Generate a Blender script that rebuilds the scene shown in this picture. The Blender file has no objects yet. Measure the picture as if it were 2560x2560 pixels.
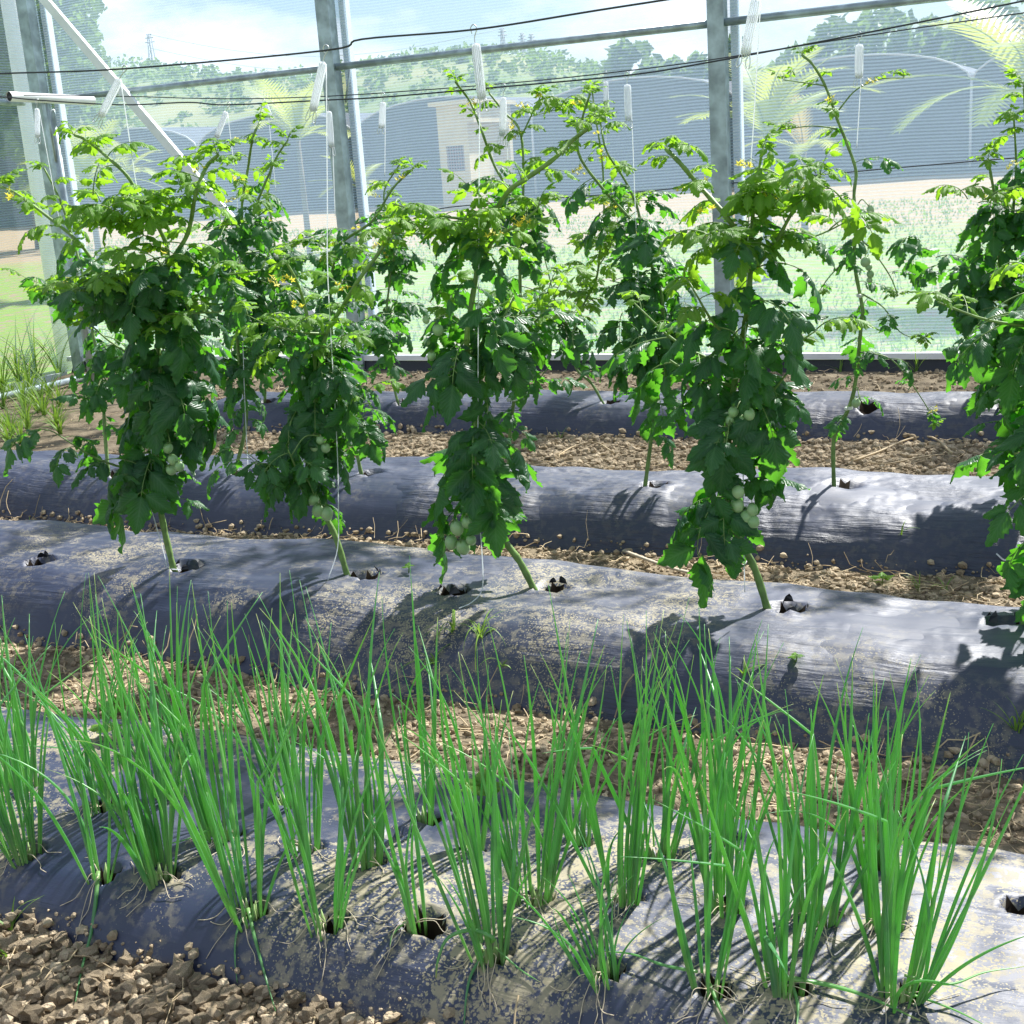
import bpy, math, random
import numpy as np
from mathutils import Vector, Matrix, noise as mnoise

R = math.radians
rng = random.Random(7)
sc = bpy.context.scene
col = sc.collection

# ------------------------------------------------------------------ camera
CAM = np.array([0.0, 0.0, 1.5])
FOC = 3234.0                        # focal length in pixels of the 2560 px wide photograph
RIGHT = np.array([0.9051696, 0.41951124, -0.06839814])
UP = np.array([-0.04728303, 0.2592986, 0.96463908])
FWD = np.array([-0.42241248, 0.8699279, -0.25454498])
cam = bpy.data.cameras.new('camera')
cam.sensor_width = 36.0
cam.lens = 36.0 * FOC / 2560.0
cam.clip_start = 0.05
cam.clip_end = 3000
camo = bpy.data.objects.new('camera', cam)
col.objects.link(camo)
M = Matrix([[RIGHT[i], UP[i], -FWD[i], CAM[i]] for i in range(3)] + [[0, 0, 0, 1]])
camo.matrix_world = M
sc.camera = camo

# ------------------------------------------------------------------ light
SUN_EL, SUN_AZ = 47.0, 16.0          # azimuth clockwise from +Y
world = bpy.data.worlds.new('World')
sc.world = world
world.use_nodes = True
nt = world.node_tree
nt.nodes.clear()
wo = nt.nodes.new('ShaderNodeOutputWorld')
bg = nt.nodes.new('ShaderNodeBackground')
bg.inputs['Strength'].default_value = 0.055
sky = nt.nodes.new('ShaderNodeTexSky')
sky.sky_type = 'NISHITA'
sky.sun_disc = False
sky.sun_elevation = R(SUN_EL)
sky.sun_rotation = R(SUN_AZ)
sky.air_density = 1.0
sky.dust_density = 0.6
sky.ozone_density = 3.0
tc = nt.nodes.new('ShaderNodeTexCoord')
mp = nt.nodes.new('ShaderNodeMapping')
mp.inputs['Scale'].default_value = (1.0, 1.0, 2.6)
cn = nt.nodes.new('ShaderNodeTexNoise')
cn.inputs['Scale'].default_value = 5.5
cn.inputs['Detail'].default_value = 9
cn.inputs['Roughness'].default_value = 0.58
cr = nt.nodes.new('ShaderNodeValToRGB')
cr.color_ramp.elements[0].position = 0.43
cr.color_ramp.elements[1].position = 0.60
mx = nt.nodes.new('ShaderNodeMix')
mx.data_type = 'RGBA'
mx.inputs['B'].default_value = (9.6, 10.4, 11.6, 1)
nt.links.new(tc.outputs['Generated'], mp.inputs['Vector'])
nt.links.new(mp.outputs['Vector'], cn.inputs['Vector'])
nt.links.new(cn.outputs['Fac'], cr.inputs['Fac'])
nt.links.new(cr.outputs['Color'], mx.inputs['Factor'])
nt.links.new(sky.outputs['Color'], mx.inputs['A'])
nt.links.new(mx.outputs['Result'], bg.inputs['Color'])
nt.links.new(bg.outputs['Background'], wo.inputs['Surface'])

sun = bpy.data.lights.new('sun', 'SUN')
sun.energy = 5.0
sun.angle = R(1.3)
sun.color = (1.0, 0.975, 0.93)
suno = bpy.data.objects.new('sun', sun)
col.objects.link(suno)
tosun = Vector((math.sin(R(SUN_AZ)) * math.cos(R(SUN_EL)), math.cos(R(SUN_AZ)) * math.cos(R(SUN_EL)), math.sin(R(SUN_EL))))
suno.rotation_euler = (-tosun).to_track_quat('-Z', 'Y').to_euler()
suno.location = tosun * 40

sc.view_settings.view_transform = 'Standard'
sc.view_settings.look = 'None'
sc.view_settings.gamma = 1.0
sc.view_settings.exposure = 1.1
sc.cycles.max_bounces = 8
sc.cycles.transparent_max_bounces = 16
sc.cycles.use_denoising = True

# ------------------------------------------------------------------ helpers
def ray(px, py):
    return RIGHT * (px - 1280) + UP * (1280 - py) + FWD * FOC
def at(px, py, Y):
    d = ray(px, py)
    return Vector(CAM + d * (Y / d[1]))
def gz(px, py, z):
    d = ray(px, py)
    return Vector(CAM + d * ((z - 1.5) / d[2]))
def on(px, py, fn, z=0.15):
    for _ in range(12):
        p = gz(px, py, z)
        z = 0.5 * z + 0.5 * fn(p.x, p.y)
    p = gz(px, py, z)
    return Vector((p.x, p.y, fn(p.x, p.y)))

class MB:
    def __init__(s):
        s.v = []; s.f = []; s.uv = []; s.mi = []
    def add(s, vs, fs, uvs=None, mi=0):
        o = len(s.v)
        s.v.extend([tuple(v) for v in vs])
        s.f.extend([tuple(i + o for i in f) for f in fs])
        s.uv.extend(uvs if uvs else [(0.0, 0.0)] * len(vs))
        s.mi.extend([mi] * len(fs))
    def box(s, lo, hi, mi=0):
        x0, y0, z0 = lo; x1, y1, z1 = hi
        s.add([(x0, y0, z0), (x1, y0, z0), (x1, y1, z0), (x0, y1, z0), (x0, y0, z1), (x1, y0, z1), (x1, y1, z1), (x0, y1, z1)],
              [(0, 3, 2, 1), (4, 5, 6, 7), (0, 1, 5, 4), (1, 2, 6, 5), (2, 3, 7, 6), (3, 0, 4, 7)], mi=mi)
    def tube(s, pts, rad, n=6, cap=True, flat=1.0, mi=0):
        pts = [Vector(p) for p in pts]
        m = len(pts)
        if not hasattr(rad, '__len__'):
            rad = [rad] * m
        t0 = (pts[1] - pts[0]).normalized()
        a = Vector((0, 0, 1)) if abs(t0.z) < 0.9 else Vector((1, 0, 0))
        u = t0.cross(a).normalized()
        vs = []; uvs = []
        for i in range(m):
            t = (pts[min(i + 1, m - 1)] - pts[max(i - 1, 0)]).normalized()
            u = (u - t * u.dot(t)).normalized()
            w = t.cross(u)
            for k in range(n):
                an = 2 * math.pi * k / n
                vs.append(pts[i] + u * (math.cos(an) * rad[i]) + w * (math.sin(an) * rad[i] * flat))
                uvs.append((k / n, i / (m - 1)))
        fs = []
        for i in range(m - 1):
            for k in range(n):
                k2 = (k + 1) % n
                fs.append((i * n + k, i * n + k2, (i + 1) * n + k2, (i + 1) * n + k))
        if cap:
            fs.append(tuple(range(n - 1, -1, -1)))
            fs.append(tuple((m - 1) * n + k for k in range(n)))
        s.add(vs, fs, uvs, mi)
    def mesh(s, name, mats, smooth=True):
        me = bpy.data.meshes.new(name)
        me.from_pydata(s.v, [], s.f)
        if not isinstance(mats, (list, tuple)):
            mats = [mats]
        for m in mats:
            me.materials.append(m)
        uvl = me.uv_layers.new(name='UVMap')
        li = np.zeros(len(me.loops), dtype=np.int32)
        me.loops.foreach_get('vertex_index', li)
        uv = np.array(s.uv, dtype=np.float32)[li]
        uvl.data.foreach_set('uv', uv.ravel())
        me.polygons.foreach_set('material_index', np.array(s.mi, dtype=np.int32))
        me.polygons.foreach_set('use_smooth', np.full(len(me.polygons), smooth))
        me.update()
        return me
    def build(s, name, mats, parent=None, smooth=True):
        if parent is not None:
            l = parent.get('_o', None)
            off = np.array(ROOT[parent.name])
            s.v = [tuple(np.array(v) - off) for v in s.v]
        return link(name, s.mesh(name, mats, smooth), parent)

ROOT = {}
def link(name, data, parent=None, loc=None):
    o = bpy.data.objects.new(name, data)
    col.objects.link(o)
    if parent is not None:
        o.parent = parent
    if loc is not None:
        o.location = loc
    ROOT[o.name] = ROOT[parent.name] if parent is not None else (0.0, 0.0, 0.0)
    return o
def tag(o, label=None, cat=None, group=None, kind=None):
    if label: o['label'] = label
    if cat: o['category'] = cat
    if group: o['group'] = group
    if kind: o['kind'] = kind
    return o
def thing(name, loc, label, cat, group=None):
    o = bpy.data.objects.new(name, None)
    o.empty_display_size = 0.05
    col.objects.link(o)
    o.location = loc
    ROOT[o.name] = tuple(loc)
    return tag(o, label, cat, group)
def catmull(pts, k=6):
    pts = [Vector(p) for p in pts]
    if len(pts) < 3:
        return [pts[0].lerp(pts[1], i / k) for i in range(k + 1)]
    P = [pts[0] * 2 - pts[1]] + pts + [pts[-1] * 2 - pts[-2]]
    out = []
    for i in range(1, len(P) - 2):
        a, b, c, d = P[i - 1:i + 3]
        for j in range(k):
            t = j / k
            out.append(0.5 * ((2 * b) + (c - a) * t + (2 * a - 5 * b + 4 * c - d) * t * t + (3 * b - a - 3 * c + d) * t ** 3))
    out.append(pts[-1])
    return out
def nz(x, y, z=0.0):
    return mnoise.noise(Vector((x, y, z)))
def clamp(a, lo=0.0, hi=1.0):
    return max(lo, min(hi, a))

# ------------------------------------------------------------------ materials
def nodes_of(m):
    m.use_nodes = True
    n = m.node_tree
    return n, n.nodes, n.links
def pmat(name, color, rough=0.6, metal=0.0, spec=0.5, var=0.0, vscale=20.0, bump=0.0, bscale=60.0, color2=None, objvar=0.0):
    m = bpy.data.materials.new(name)
    n, N, L = nodes_of(m)
    b = N['Principled BSDF']
    b.inputs['Base Color'].default_value = (*color, 1)
    b.inputs['Roughness'].default_value = rough
    b.inputs['Metallic'].default_value = metal
    b.inputs['Specular IOR Level'].default_value = spec
    t = N.new('ShaderNodeTexCoord')
    if var > 0 or color2:
        no = N.new('ShaderNodeTexNoise'); no.inputs['Scale'].default_value = vscale; no.inputs['Detail'].default_value = 5
        L.new(t.outputs['Object'], no.inputs['Vector'])
        rp = N.new('ShaderNodeValToRGB')
        c2 = color2 if color2 else tuple(clamp(c * (1 + var)) for c in color)
        c1 = color if color2 else tuple(c * (1 - var) for c in color)
        rp.color_ramp.elements[0].color = (*c1, 1); rp.color_ramp.elements[0].position = 0.35
        rp.color_ramp.elements[1].color = (*c2, 1); rp.color_ramp.elements[1].position = 0.68
        L.new(no.outputs['Fac'], rp.inputs['Fac'])
        out = rp.outputs['Color']
        if objvar > 0:
            oi = N.new('ShaderNodeObjectInfo')
            hs = N.new('ShaderNodeHueSaturation')
            mr = N.new('ShaderNodeMapRange'); mr.inputs['To Min'].default_value = 1 - objvar; mr.inputs['To Max'].default_value = 1 + objvar
            L.new(oi.outputs['Random'], mr.inputs['Value']); L.new(mr.outputs['Result'], hs.inputs['Value'])
            L.new(out, hs.inputs['Color']); out = hs.outputs['Color']
        L.new(out, b.inputs['Base Color'])
    if bump > 0:
        n2 = N.new('ShaderNodeTexNoise'); n2.inputs['Scale'].default_value = bscale; n2.inputs['Detail'].default_value = 6
        L.new(t.outputs['Object'], n2.inputs['Vector'])
        bp = N.new('ShaderNodeBump'); bp.inputs['Strength'].default_value = bump; bp.inputs['Distance'].default_value = 0.01
        L.new(n2.outputs['Fac'], bp.inputs['Height']); L.new(bp.outputs['Normal'], b.inputs['Normal'])
    return m

def leafmat(name, c1, c2, trans, rough=0.5, veins=True, tfac=0.42, spec=0.35):
    """diffuse + translucent leaf, with object-to-object variation and pale veins"""
    m = bpy.data.materials.new(name)
    n, N, L = nodes_of(m)
    b = N['Principled BSDF']
    out = N['Material Output']
    oi = N.new('ShaderNodeObjectInfo')
    t = N.new('ShaderNodeTexCoord')
    no = N.new('ShaderNodeTexNoise'); no.inputs['Scale'].default_value = 14; no.inputs['Detail'].default_value = 3
    L.new(t.outputs['Object'], no.inputs['Vector'])
    ad = N.new('ShaderNodeMath'); ad.operation = 'MULTIPLY_ADD'; ad.inputs[1].default_value = 0.6; 
    L.new(oi.outputs['Random'], ad.inputs[0])
    ml = N.new('ShaderNodeMath'); ml.operation = 'MULTIPLY'; ml.inputs[1].default_value = 0.45
    L.new(no.outputs['Fac'], ml.inputs[0]); L.new(ml.outputs[0], ad.inputs[2])
    mxc = N.new('ShaderNodeMix'); mxc.data_type = 'RGBA'
    mxc.inputs['A'].default_value = (*c1, 1); mxc.inputs['B'].default_value = (*c2, 1)
    L.new(ad.outputs[0], mxc.inputs['Factor'])
    colr = mxc.outputs['Result']
    if veins:
        uv = N.new('ShaderNodeUVMap')
        sp = N.new('ShaderNodeSeparateXYZ'); L.new(uv.outputs['UV'], sp.inputs[0])
        ab = N.new('ShaderNodeMath'); ab.operation = 'ABSOLUTE'; L.new(sp.outputs['X'], ab.inputs[0])
        # side veins: v*10 - |u|*3
        a1 = N.new('ShaderNodeMath'); a1.operation = 'MULTIPLY_ADD'; a1.inputs[1].default_value = -3.0
        L.new(ab.outputs[0], a1.inputs[0])
        a2 = N.new('ShaderNodeMath'); a2.operation = 'MULTIPLY'; a2.inputs[1].default_value = 9.0; L.new(sp.outputs['Y'], a2.inputs[0])
        L.new(a2.outputs[0], a1.inputs[2])
        pp = N.new('ShaderNodeMath'); pp.operation = 'PINGPONG'; pp.inputs[1].default_value = 0.5; L.new(a1.outputs[0], pp.inputs[0])
        mn = N.new('ShaderNodeMath'); mn.operation = 'MINIMUM'
        m3 = N.new('ShaderNodeMath'); m3.operation = 'MULTIPLY'; m3.inputs[1].default_value = 1.4; L.new(ab.outputs[0], m3.inputs[0])
        L.new(pp.outputs[0], mn.inputs[0]); L.new(m3.outputs[0], mn.inputs[1])
        rg = N.new('ShaderNodeMapRange'); rg.inputs['From Min'].default_value = 0.0; rg.inputs['From Max'].default_value = 0.14
        rg.inputs['To Min'].default_value = 0.45; rg.inputs['To Max'].default_value = 0.0
        L.new(mn.outputs[0], rg.inputs['Value'])
        mv = N.new('ShaderNodeMix'); mv.data_type = 'RGBA'
        mv.inputs['B'].default_value = (c2[0] * 1.8 + 0.05, c2[1] * 1.4 + 0.04, c2[2] * 1.7 + 0.03, 1)
        L.new(rg.outputs['Result'], mv.inputs['Factor']); L.new(colr, mv.inputs['A'])
        colr = mv.outputs['Result']
        bp = N.new('ShaderNodeBump'); bp.inputs['Strength'].default_value = 0.55; bp.inputs['Distance'].default_value = 0.006
        L.new(mn.outputs[0], bp.inputs['Height']); L.new(bp.outputs['Normal'], b.inputs['Normal'])
    L.new(colr, b.inputs['Base Color'])
    b.inputs['Roughness'].default_value = rough
    b.inputs['Specular IOR Level'].default_value = spec
    tr = N.new('ShaderNodeBsdfTranslucent')
    mt = N.new('ShaderNodeMix'); mt.data_type = 'RGBA'; mt.inputs['Factor'].default_value = 0.75
    mt.inputs['B'].default_value = (*trans, 1); L.new(colr, mt.inputs['A'])
    L.new(mt.outputs['Result'], tr.inputs['Color'])
    ms = N.new('ShaderNodeMixShader'); ms.inputs['Fac'].default_value = tfac
    L.new(b.outputs[0], ms.inputs[1]); L.new(tr.outputs[0], ms.inputs[2]); L.new(ms.outputs[0], out.inputs['Surface'])
    return m

MAT = {}
MAT['leaf'] = leafmat('tomato_leaf', (0.016, 0.072, 0.044), (0.045, 0.145, 0.055), (0.17, 0.58, 0.012), rough=0.42, tfac=0.44, spec=0.5)
MAT['young'] = leafmat('tomato_young_leaf', (0.070, 0.21, 0.04), (0.17, 0.34, 0.045), (0.40, 0.74, 0.02), tfac=0.48)
MAT['stem'] = pmat('tomato_stem', (0.16, 0.27, 0.07), 0.55, var=0.25, vscale=30, bump=0.2)
MAT['onion'] = leafmat('onion_leaf', (0.075, 0.28, 0.165), (0.22, 0.46, 0.12), (0.34, 0.80, 0.12), rough=0.33, veins=False, tfac=0.50, spec=0.7)
def onion_detail(m):
    n, N, L = nodes_of(m)
    b = N['Principled BSDF']
    src = b.inputs['Base Color'].links[0].from_socket
    uv = N.new('ShaderNodeUVMap'); sp = N.new('ShaderNodeSeparateXYZ'); L.new(uv.outputs['UV'], sp.inputs[0])
    oi = N.new('ShaderNodeObjectInfo')
    mp = N.new('ShaderNodeMapping'); mp.inputs['Scale'].default_value = (9, 1.2, 1)
    ad = N.new('ShaderNodeVectorMath'); ad.operation = 'ADD'
    cb = N.new('ShaderNodeCombineXYZ'); sc_ = N.new('ShaderNodeMath'); sc_.operation = 'MULTIPLY'; sc_.inputs[1].default_value = 37.0
    L.new(oi.outputs['Random'], sc_.inputs[0]); L.new(sc_.outputs[0], cb.inputs['Z'])
    L.new(uv.outputs['UV'], mp.inputs['Vector']); L.new(mp.outputs[0], ad.inputs[0]); L.new(cb.outputs[0], ad.inputs[1])
    no = N.new('ShaderNodeTexNoise'); no.inputs['Scale'].default_value = 1.0; no.inputs['Detail'].default_value = 3; L.new(ad.outputs[0], no.inputs['Vector'])
    r0 = N.new('ShaderNodeMapRange'); r0.inputs['From Min'].default_value = 0.45; r0.inputs['From Max'].default_value = 0.7; r0.inputs['To Max'].default_value = 0.55; L.new(no.outputs['Fac'], r0.inputs['Value'])
    m0 = N.new('ShaderNodeMix'); m0.data_type = 'RGBA'; m0.inputs['B'].default_value = (0.34, 0.55, 0.36, 1); L.new(r0.outputs[0], m0.inputs['Factor']); L.new(src, m0.inputs['A'])  # lengthwise noise streaks: lighter and darker leaf sides painted into the colour
    r1 = N.new('ShaderNodeMapRange'); r1.inputs['From Min'].default_value = 0.02; r1.inputs['From Max'].default_value = 0.22; r1.inputs['To Min'].default_value = 0.75; r1.inputs['To Max'].default_value = 0.0; L.new(sp.outputs['Y'], r1.inputs['Value'])
    m1 = N.new('ShaderNodeMix'); m1.data_type = 'RGBA'; m1.inputs['B'].default_value = (0.42, 0.55, 0.25, 1); L.new(r1.outputs[0], m1.inputs['Factor']); L.new(m0.outputs['Result'], m1.inputs['A'])
    r2 = N.new('ShaderNodeMapRange'); r2.inputs['From Min'].default_value = 0.86; r2.inputs['From Max'].default_value = 0.97; L.new(sp.outputs['Y'], r2.inputs['Value'])
    rt = N.new('ShaderNodeMath'); rt.operation = 'GREATER_THAN'; rt.inputs[1].default_value = 0.6; L.new(oi.outputs['Random'], rt.inputs[0])
    rm = N.new('ShaderNodeMath'); rm.operation = 'MULTIPLY'; L.new(r2.outputs[0], rm.inputs[0]); L.new(rt.outputs[0], rm.inputs[1])
    m2 = N.new('ShaderNodeMix'); m2.data_type = 'RGBA'; m2.inputs['B'].default_value = (0.50, 0.46, 0.22, 1); L.new(rm.outputs[0], m2.inputs['Factor']); L.new(m1.outputs['Result'], m2.inputs['A'])
    for l in list(src.links):
        if l.to_node not in (m0,):
            L.new(m2.outputs['Result'], l.to_socket)
onion_detail(MAT['onion'])
MAT['onion_dry'] = pmat('onion_neck', (0.30, 0.42, 0.16), 0.6, var=0.25)
MAT['root'] = pmat('onion_root', (0.55, 0.47, 0.34), 0.7)
MAT['grass'] = leafmat('weed_grass', (0.10, 0.22, 0.035), (0.20, 0.33, 0.05), (0.30, 0.50, 0.04), veins=False, tfac=0.35)
MAT['soil'] = pmat('soil', (0.11, 0.088, 0.06), 0.95, spec=0.1, color2=(0.27, 0.22, 0.15), vscale=9, bump=1.0, bscale=70)
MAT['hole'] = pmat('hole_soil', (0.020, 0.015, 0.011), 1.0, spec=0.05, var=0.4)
MAT['clod'] = pmat('clod', (0.28, 0.215, 0.14), 0.92, spec=0.12, color2=(0.55, 0.45, 0.315), vscale=14, bump=0.8, bscale=120, objvar=0.3)
MAT['straw'] = pmat('straw', (0.48, 0.37, 0.22), 0.75, var=0.35, vscale=3)
MAT['galv'] = pmat('galvanised_steel', (0.36, 0.43, 0.46), 0.42, metal=0.55, var=0.28, vscale=11)
MAT['white_steel'] = pmat('white_steel', (0.74, 0.77, 0.80), 0.45, var=0.06, vscale=8)
MAT['pvc'] = pmat('white_pipe', (0.82, 0.83, 0.83), 0.4, var=0.08, vscale=5)
MAT['dark'] = pmat('inside_dark', (0.03, 0.03, 0.035), 0.8)  # near-black: shade painted for the pipe mouth, also the hut window
MAT['wire'] = pmat('wire', (0.045, 0.05, 0.06), 0.5, metal=0.4)
MAT['hook'] = pmat('hook_wire', (0.62, 0.65, 0.68), 0.35, metal=0.6)
MAT['twine'] = leafmat('twine', (0.86, 0.88, 0.90), (0.90, 0.92, 0.94), (0.92, 0.95, 0.98), rough=0.7, veins=False, tfac=0.62)
MAT['clip'] = pmat('plastic_clip', (0.68, 0.70, 0.66), 0.35)
MAT['petal'] = leafmat('petal', (0.80, 0.70, 0.05), (0.88, 0.80, 0.12), (0.85, 0.78, 0.08), veins=False)
MAT['tomato'] = pmat('green_tomato', (0.22, 0.40, 0.16), 0.28, color2=(0.36, 0.50, 0.26), vscale=8)
MAT['black_film'] = pmat('black_film', (0.012, 0.014, 0.02), 0.4, bump=0.4, bscale=25)

def film_mat(name, spots, dust, wrinkle):
    m = bpy.data.materials.new(name)
    n, N, L = nodes_of(m)
    b = N['Principled BSDF']
    t = N.new('ShaderNodeTexCoord')
    # dried mud specks
    vo = N.new('ShaderNodeTexVoronoi'); vo.inputs['Scale'].default_value = 140
    wn = N.new('ShaderNodeTexNoise'); wn.inputs['Scale'].default_value = 60; wn.inputs['Detail'].default_value = 3
    L.new(t.outputs['Object'], wn.inputs['Vector'])
    vm = N.new('ShaderNodeMixRGB'); vm.blend_type = 'ADD'; vm.inputs['Fac'].default_value = 0.022
    L.new(t.outputs['Object'], vm.inputs['Color1']); L.new(wn.outputs['Color'], vm.inputs['Color2'])
    L.new(vm.outputs['Color'], vo.inputs['Vector'])
    big = N.new('ShaderNodeTexNoise'); big.inputs['Scale'].default_value = 2.6; big.inputs['Detail'].default_value = 8; big.inputs['Roughness'].default_value = 0.62
    L.new(t.outputs['Object'], big.inputs['Vector'])
    thr = N.new('ShaderNodeMapRange'); thr.inputs['From Min'].default_value = 0.42; thr.inputs['From Max'].default_value = 0.64
    thr.inputs['To Min'].default_value = 0.02; thr.inputs['To Max'].default_value = 0.06 + spots
    L.new(big.outputs['Fac'], thr.inputs['Value'])
    sb = N.new('ShaderNodeMath'); sb.operation = 'SUBTRACT'; L.new(thr.outputs[0], sb.inputs[0]); L.new(vo.outputs['Distance'], sb.inputs[1])
    sm = N.new('ShaderNodeMapRange'); sm.inputs['From Min'].default_value = -0.04; sm.inputs['From Max'].default_value = 0.10
    L.new(sb.outputs[0], sm.inputs['Value'])
    # patches of smeared dust
    pn = N.new('ShaderNodeTexNoise'); pn.inputs['Scale'].default_value = 34; pn.inputs['Detail'].default_value = 7; pn.inputs['Roughness'].default_value = 0.6
    L.new(t.outputs['Object'], pn.inputs['Vector'])
    pm = N.new('ShaderNodeMapRange'); pm.inputs['From Min'].default_value = 0.50; pm.inputs['From Max'].default_value = 0.58
    pm.inputs['To Max'].default_value = dust
    L.new(pn.outputs['Fac'], pm.inputs['Value'])
    pk = N.new('ShaderNodeMath'); pk.operation = 'MULTIPLY'
    bm = N.new('ShaderNodeMapRange'); bm.inputs['From Min'].default_value = 0.42; bm.inputs['From Max'].default_value = 0.6
    L.new(big.outputs['Fac'], bm.inputs['Value']); L.new(pm.outputs[0], pk.inputs[0]); L.new(bm.outputs[0], pk.inputs[1])
    mxm = N.new('ShaderNodeMath'); mxm.operation = 'MAXIMUM'; L.new(sm.outputs[0], mxm.inputs[0]); L.new(pk.outputs[0], mxm.inputs[1])
    cm = N.new('ShaderNodeMix'); cm.data_type = 'RGBA'
    cm.inputs['A'].default_value = (0.004, 0.013, 0.050, 1); cm.inputs['B'].default_value = (0.30, 0.26, 0.165, 1)
    L.new(mxm.outputs[0], cm.inputs['Factor']); L.new(cm.outputs['Result'], b.inputs['Base Color'])
    rr = N.new('ShaderNodeMapRange'); rr.inputs['To Min'].default_value = 0.52; rr.inputs['To Max'].default_value = 0.8
    L.new(mxm.outputs[0], rr.inputs['Value']); L.new(rr.outputs[0], b.inputs['Roughness'])
    b.inputs['Specular IOR Level'].default_value = 0.85
    b.inputs['IOR'].default_value = 1.55
    # stretched wrinkles along the bed
    mpn = N.new('ShaderNodeMapping'); mpn.inputs['Scale'].default_value = (2.2, 26, 26)
    L.new(t.outputs['Object'], mpn.inputs['Vector'])
    w1 = N.new('ShaderNodeTexNoise'); w1.inputs['Scale'].default_value = 1.6; w1.inputs['Detail'].default_value = 6; w1.inputs['Roughness'].default_value = 0.6; w1.inputs['Distortion'].default_value = 0.4
    L.new(mpn.outputs[0], w1.inputs['Vector'])
    w2 = N.new('ShaderNodeTexNoise'); w2.inputs['Scale'].default_value = 9; w2.inputs['Detail'].default_value = 5
    L.new(t.outputs['Object'], w2.inputs['Vector'])
    wm = N.new('ShaderNodeMath'); wm.operation = 'MULTIPLY_ADD'; wm.inputs[1].default_value = 0.6
    L.new(w2.outputs['Fac'], wm.inputs[0]); L.new(w1.outputs['Fac'], wm.inputs[2])
    # the creases come in groups, with smooth stretches of film between them
    gm = N.new('ShaderNodeTexNoise'); gm.inputs['Scale'].default_value = 3.4; gm.inputs['Detail'].default_value = 3
    gmp = N.new('ShaderNodeMapping'); gmp.inputs['Location'].default_value = (3.3, 1.7, 0.4); L.new(t.outputs['Object'], gmp.inputs['Vector']); L.new(gmp.outputs[0], gm.inputs['Vector'])
    gr_ = N.new('ShaderNodeMapRange'); gr_.inputs['From Min'].default_value = 0.42; gr_.inputs['From Max'].default_value = 0.62; gr_.inputs['To Min'].default_value = 0.12
    L.new(gm.outputs['Fac'], gr_.inputs['Value'])
    wk = N.new('ShaderNodeMath'); wk.operation = 'MULTIPLY'; L.new(wm.outputs[0], wk.inputs[0]); L.new(gr_.outputs[0], wk.inputs[1])
    wm = wk
    bp = N.new('ShaderNodeBump'); bp.inputs['Strength'].default_value = wrinkle; bp.inputs['Distance'].default_value = 0.018
    L.new(wm.outputs[0], bp.inputs['Height']); L.new(bp.outputs['Normal'], b.inputs['Normal'])
    return m
MAT['film_spotty'] = film_mat('mulch_film_muddy', 0.50, 0.95, 0.35)
MAT['film_some'] = film_mat('mulch_film_spotted', 0.42, 0.5, 0.6)
MAT['film_clean'] = film_mat('mulch_film', 0.05, 0.15, 0.85)

# ------------------------------------------------------------------ ground and beds
def terrain(x, y):
    z = 0.0
    if y > 9.2:
        z += (y - 9.2) * 0.0225 if y < 40 else 0.693 + (y - 40) * 0.012
    if x < -9.2:
        z += min(40.0, -9.2 - x) * 0.004
    return z
def soil_h(x, y):
    return 0.055 * clamp((y - 8.15) / 0.45) + 0.012 * nz(x * 2.1, y * 2.1, 3.0) + 0.01 * nz(x * 7, y * 7, 5.0)

mb = MB()
xs = [-900, -500, -300, -180, -120, -80, -60, -45, -32, -24, -18, -13, -10.5, -9.4, -8.6] + [i * 0.5 - 8 for i in range(40)] + [13, 16, 20, 26, 34, 45, 60, 90, 140, 250, 500, 900]
ys = [-60, -20, -8, -4, -2, -1, 0, 1, 2, 3, 4, 5, 6, 7, 8, 9, 9.3] + [10 + i for i in range(32)] + [44, 50, 60, 80, 110, 150, 220, 350, 600, 1200]
vs = [(x, y, terrain(x, y) - 0.05) for y in ys for x in xs]
nx = len(xs)
fs = [(j * nx + i, j * nx + i + 1, (j + 1) * nx + i + 1, (j + 1) * nx + i) for j in range(len(ys) - 1) for i in range(nx - 1)]
mb.add(vs, fs)
m = bpy.data.materials.new('field')
n, N, L = nodes_of(m)
b = N['Principled BSDF']; b.inputs['Roughness'].default_value = 0.95; b.inputs['Specular IOR Level'].default_value = 0.1
g = N.new('ShaderNodeTexCoord')
sp = N.new('ShaderNodeSeparateXYZ'); L.new(g.outputs['Object'], sp.inputs[0])
no = N.new('ShaderNodeTexNoise'); no.inputs['Scale'].default_value = 0.35; no.inputs['Detail'].default_value = 8; L.new(g.outputs['Object'], no.inputs['Vector'])
no2 = N.new('ShaderNodeTexNoise'); no2.inputs['Scale'].default_value = 6; no2.inputs['Detail'].default_value = 6; L.new(g.outputs['Object'], no2.inputs['Vector'])
r1 = N.new('ShaderNodeValToRGB')
r1.color_ramp.elements[0].color = (0.30, 0.23, 0.15, 1); r1.color_ramp.elements[0].position = 0.36
r1.color_ramp.elements[1].color = (0.20, 0.31, 0.05, 1); r1.color_ramp.elements[1].position = 0.52
L.new(no2.outputs['Fac'], r1.inputs['Fac'])
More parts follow.
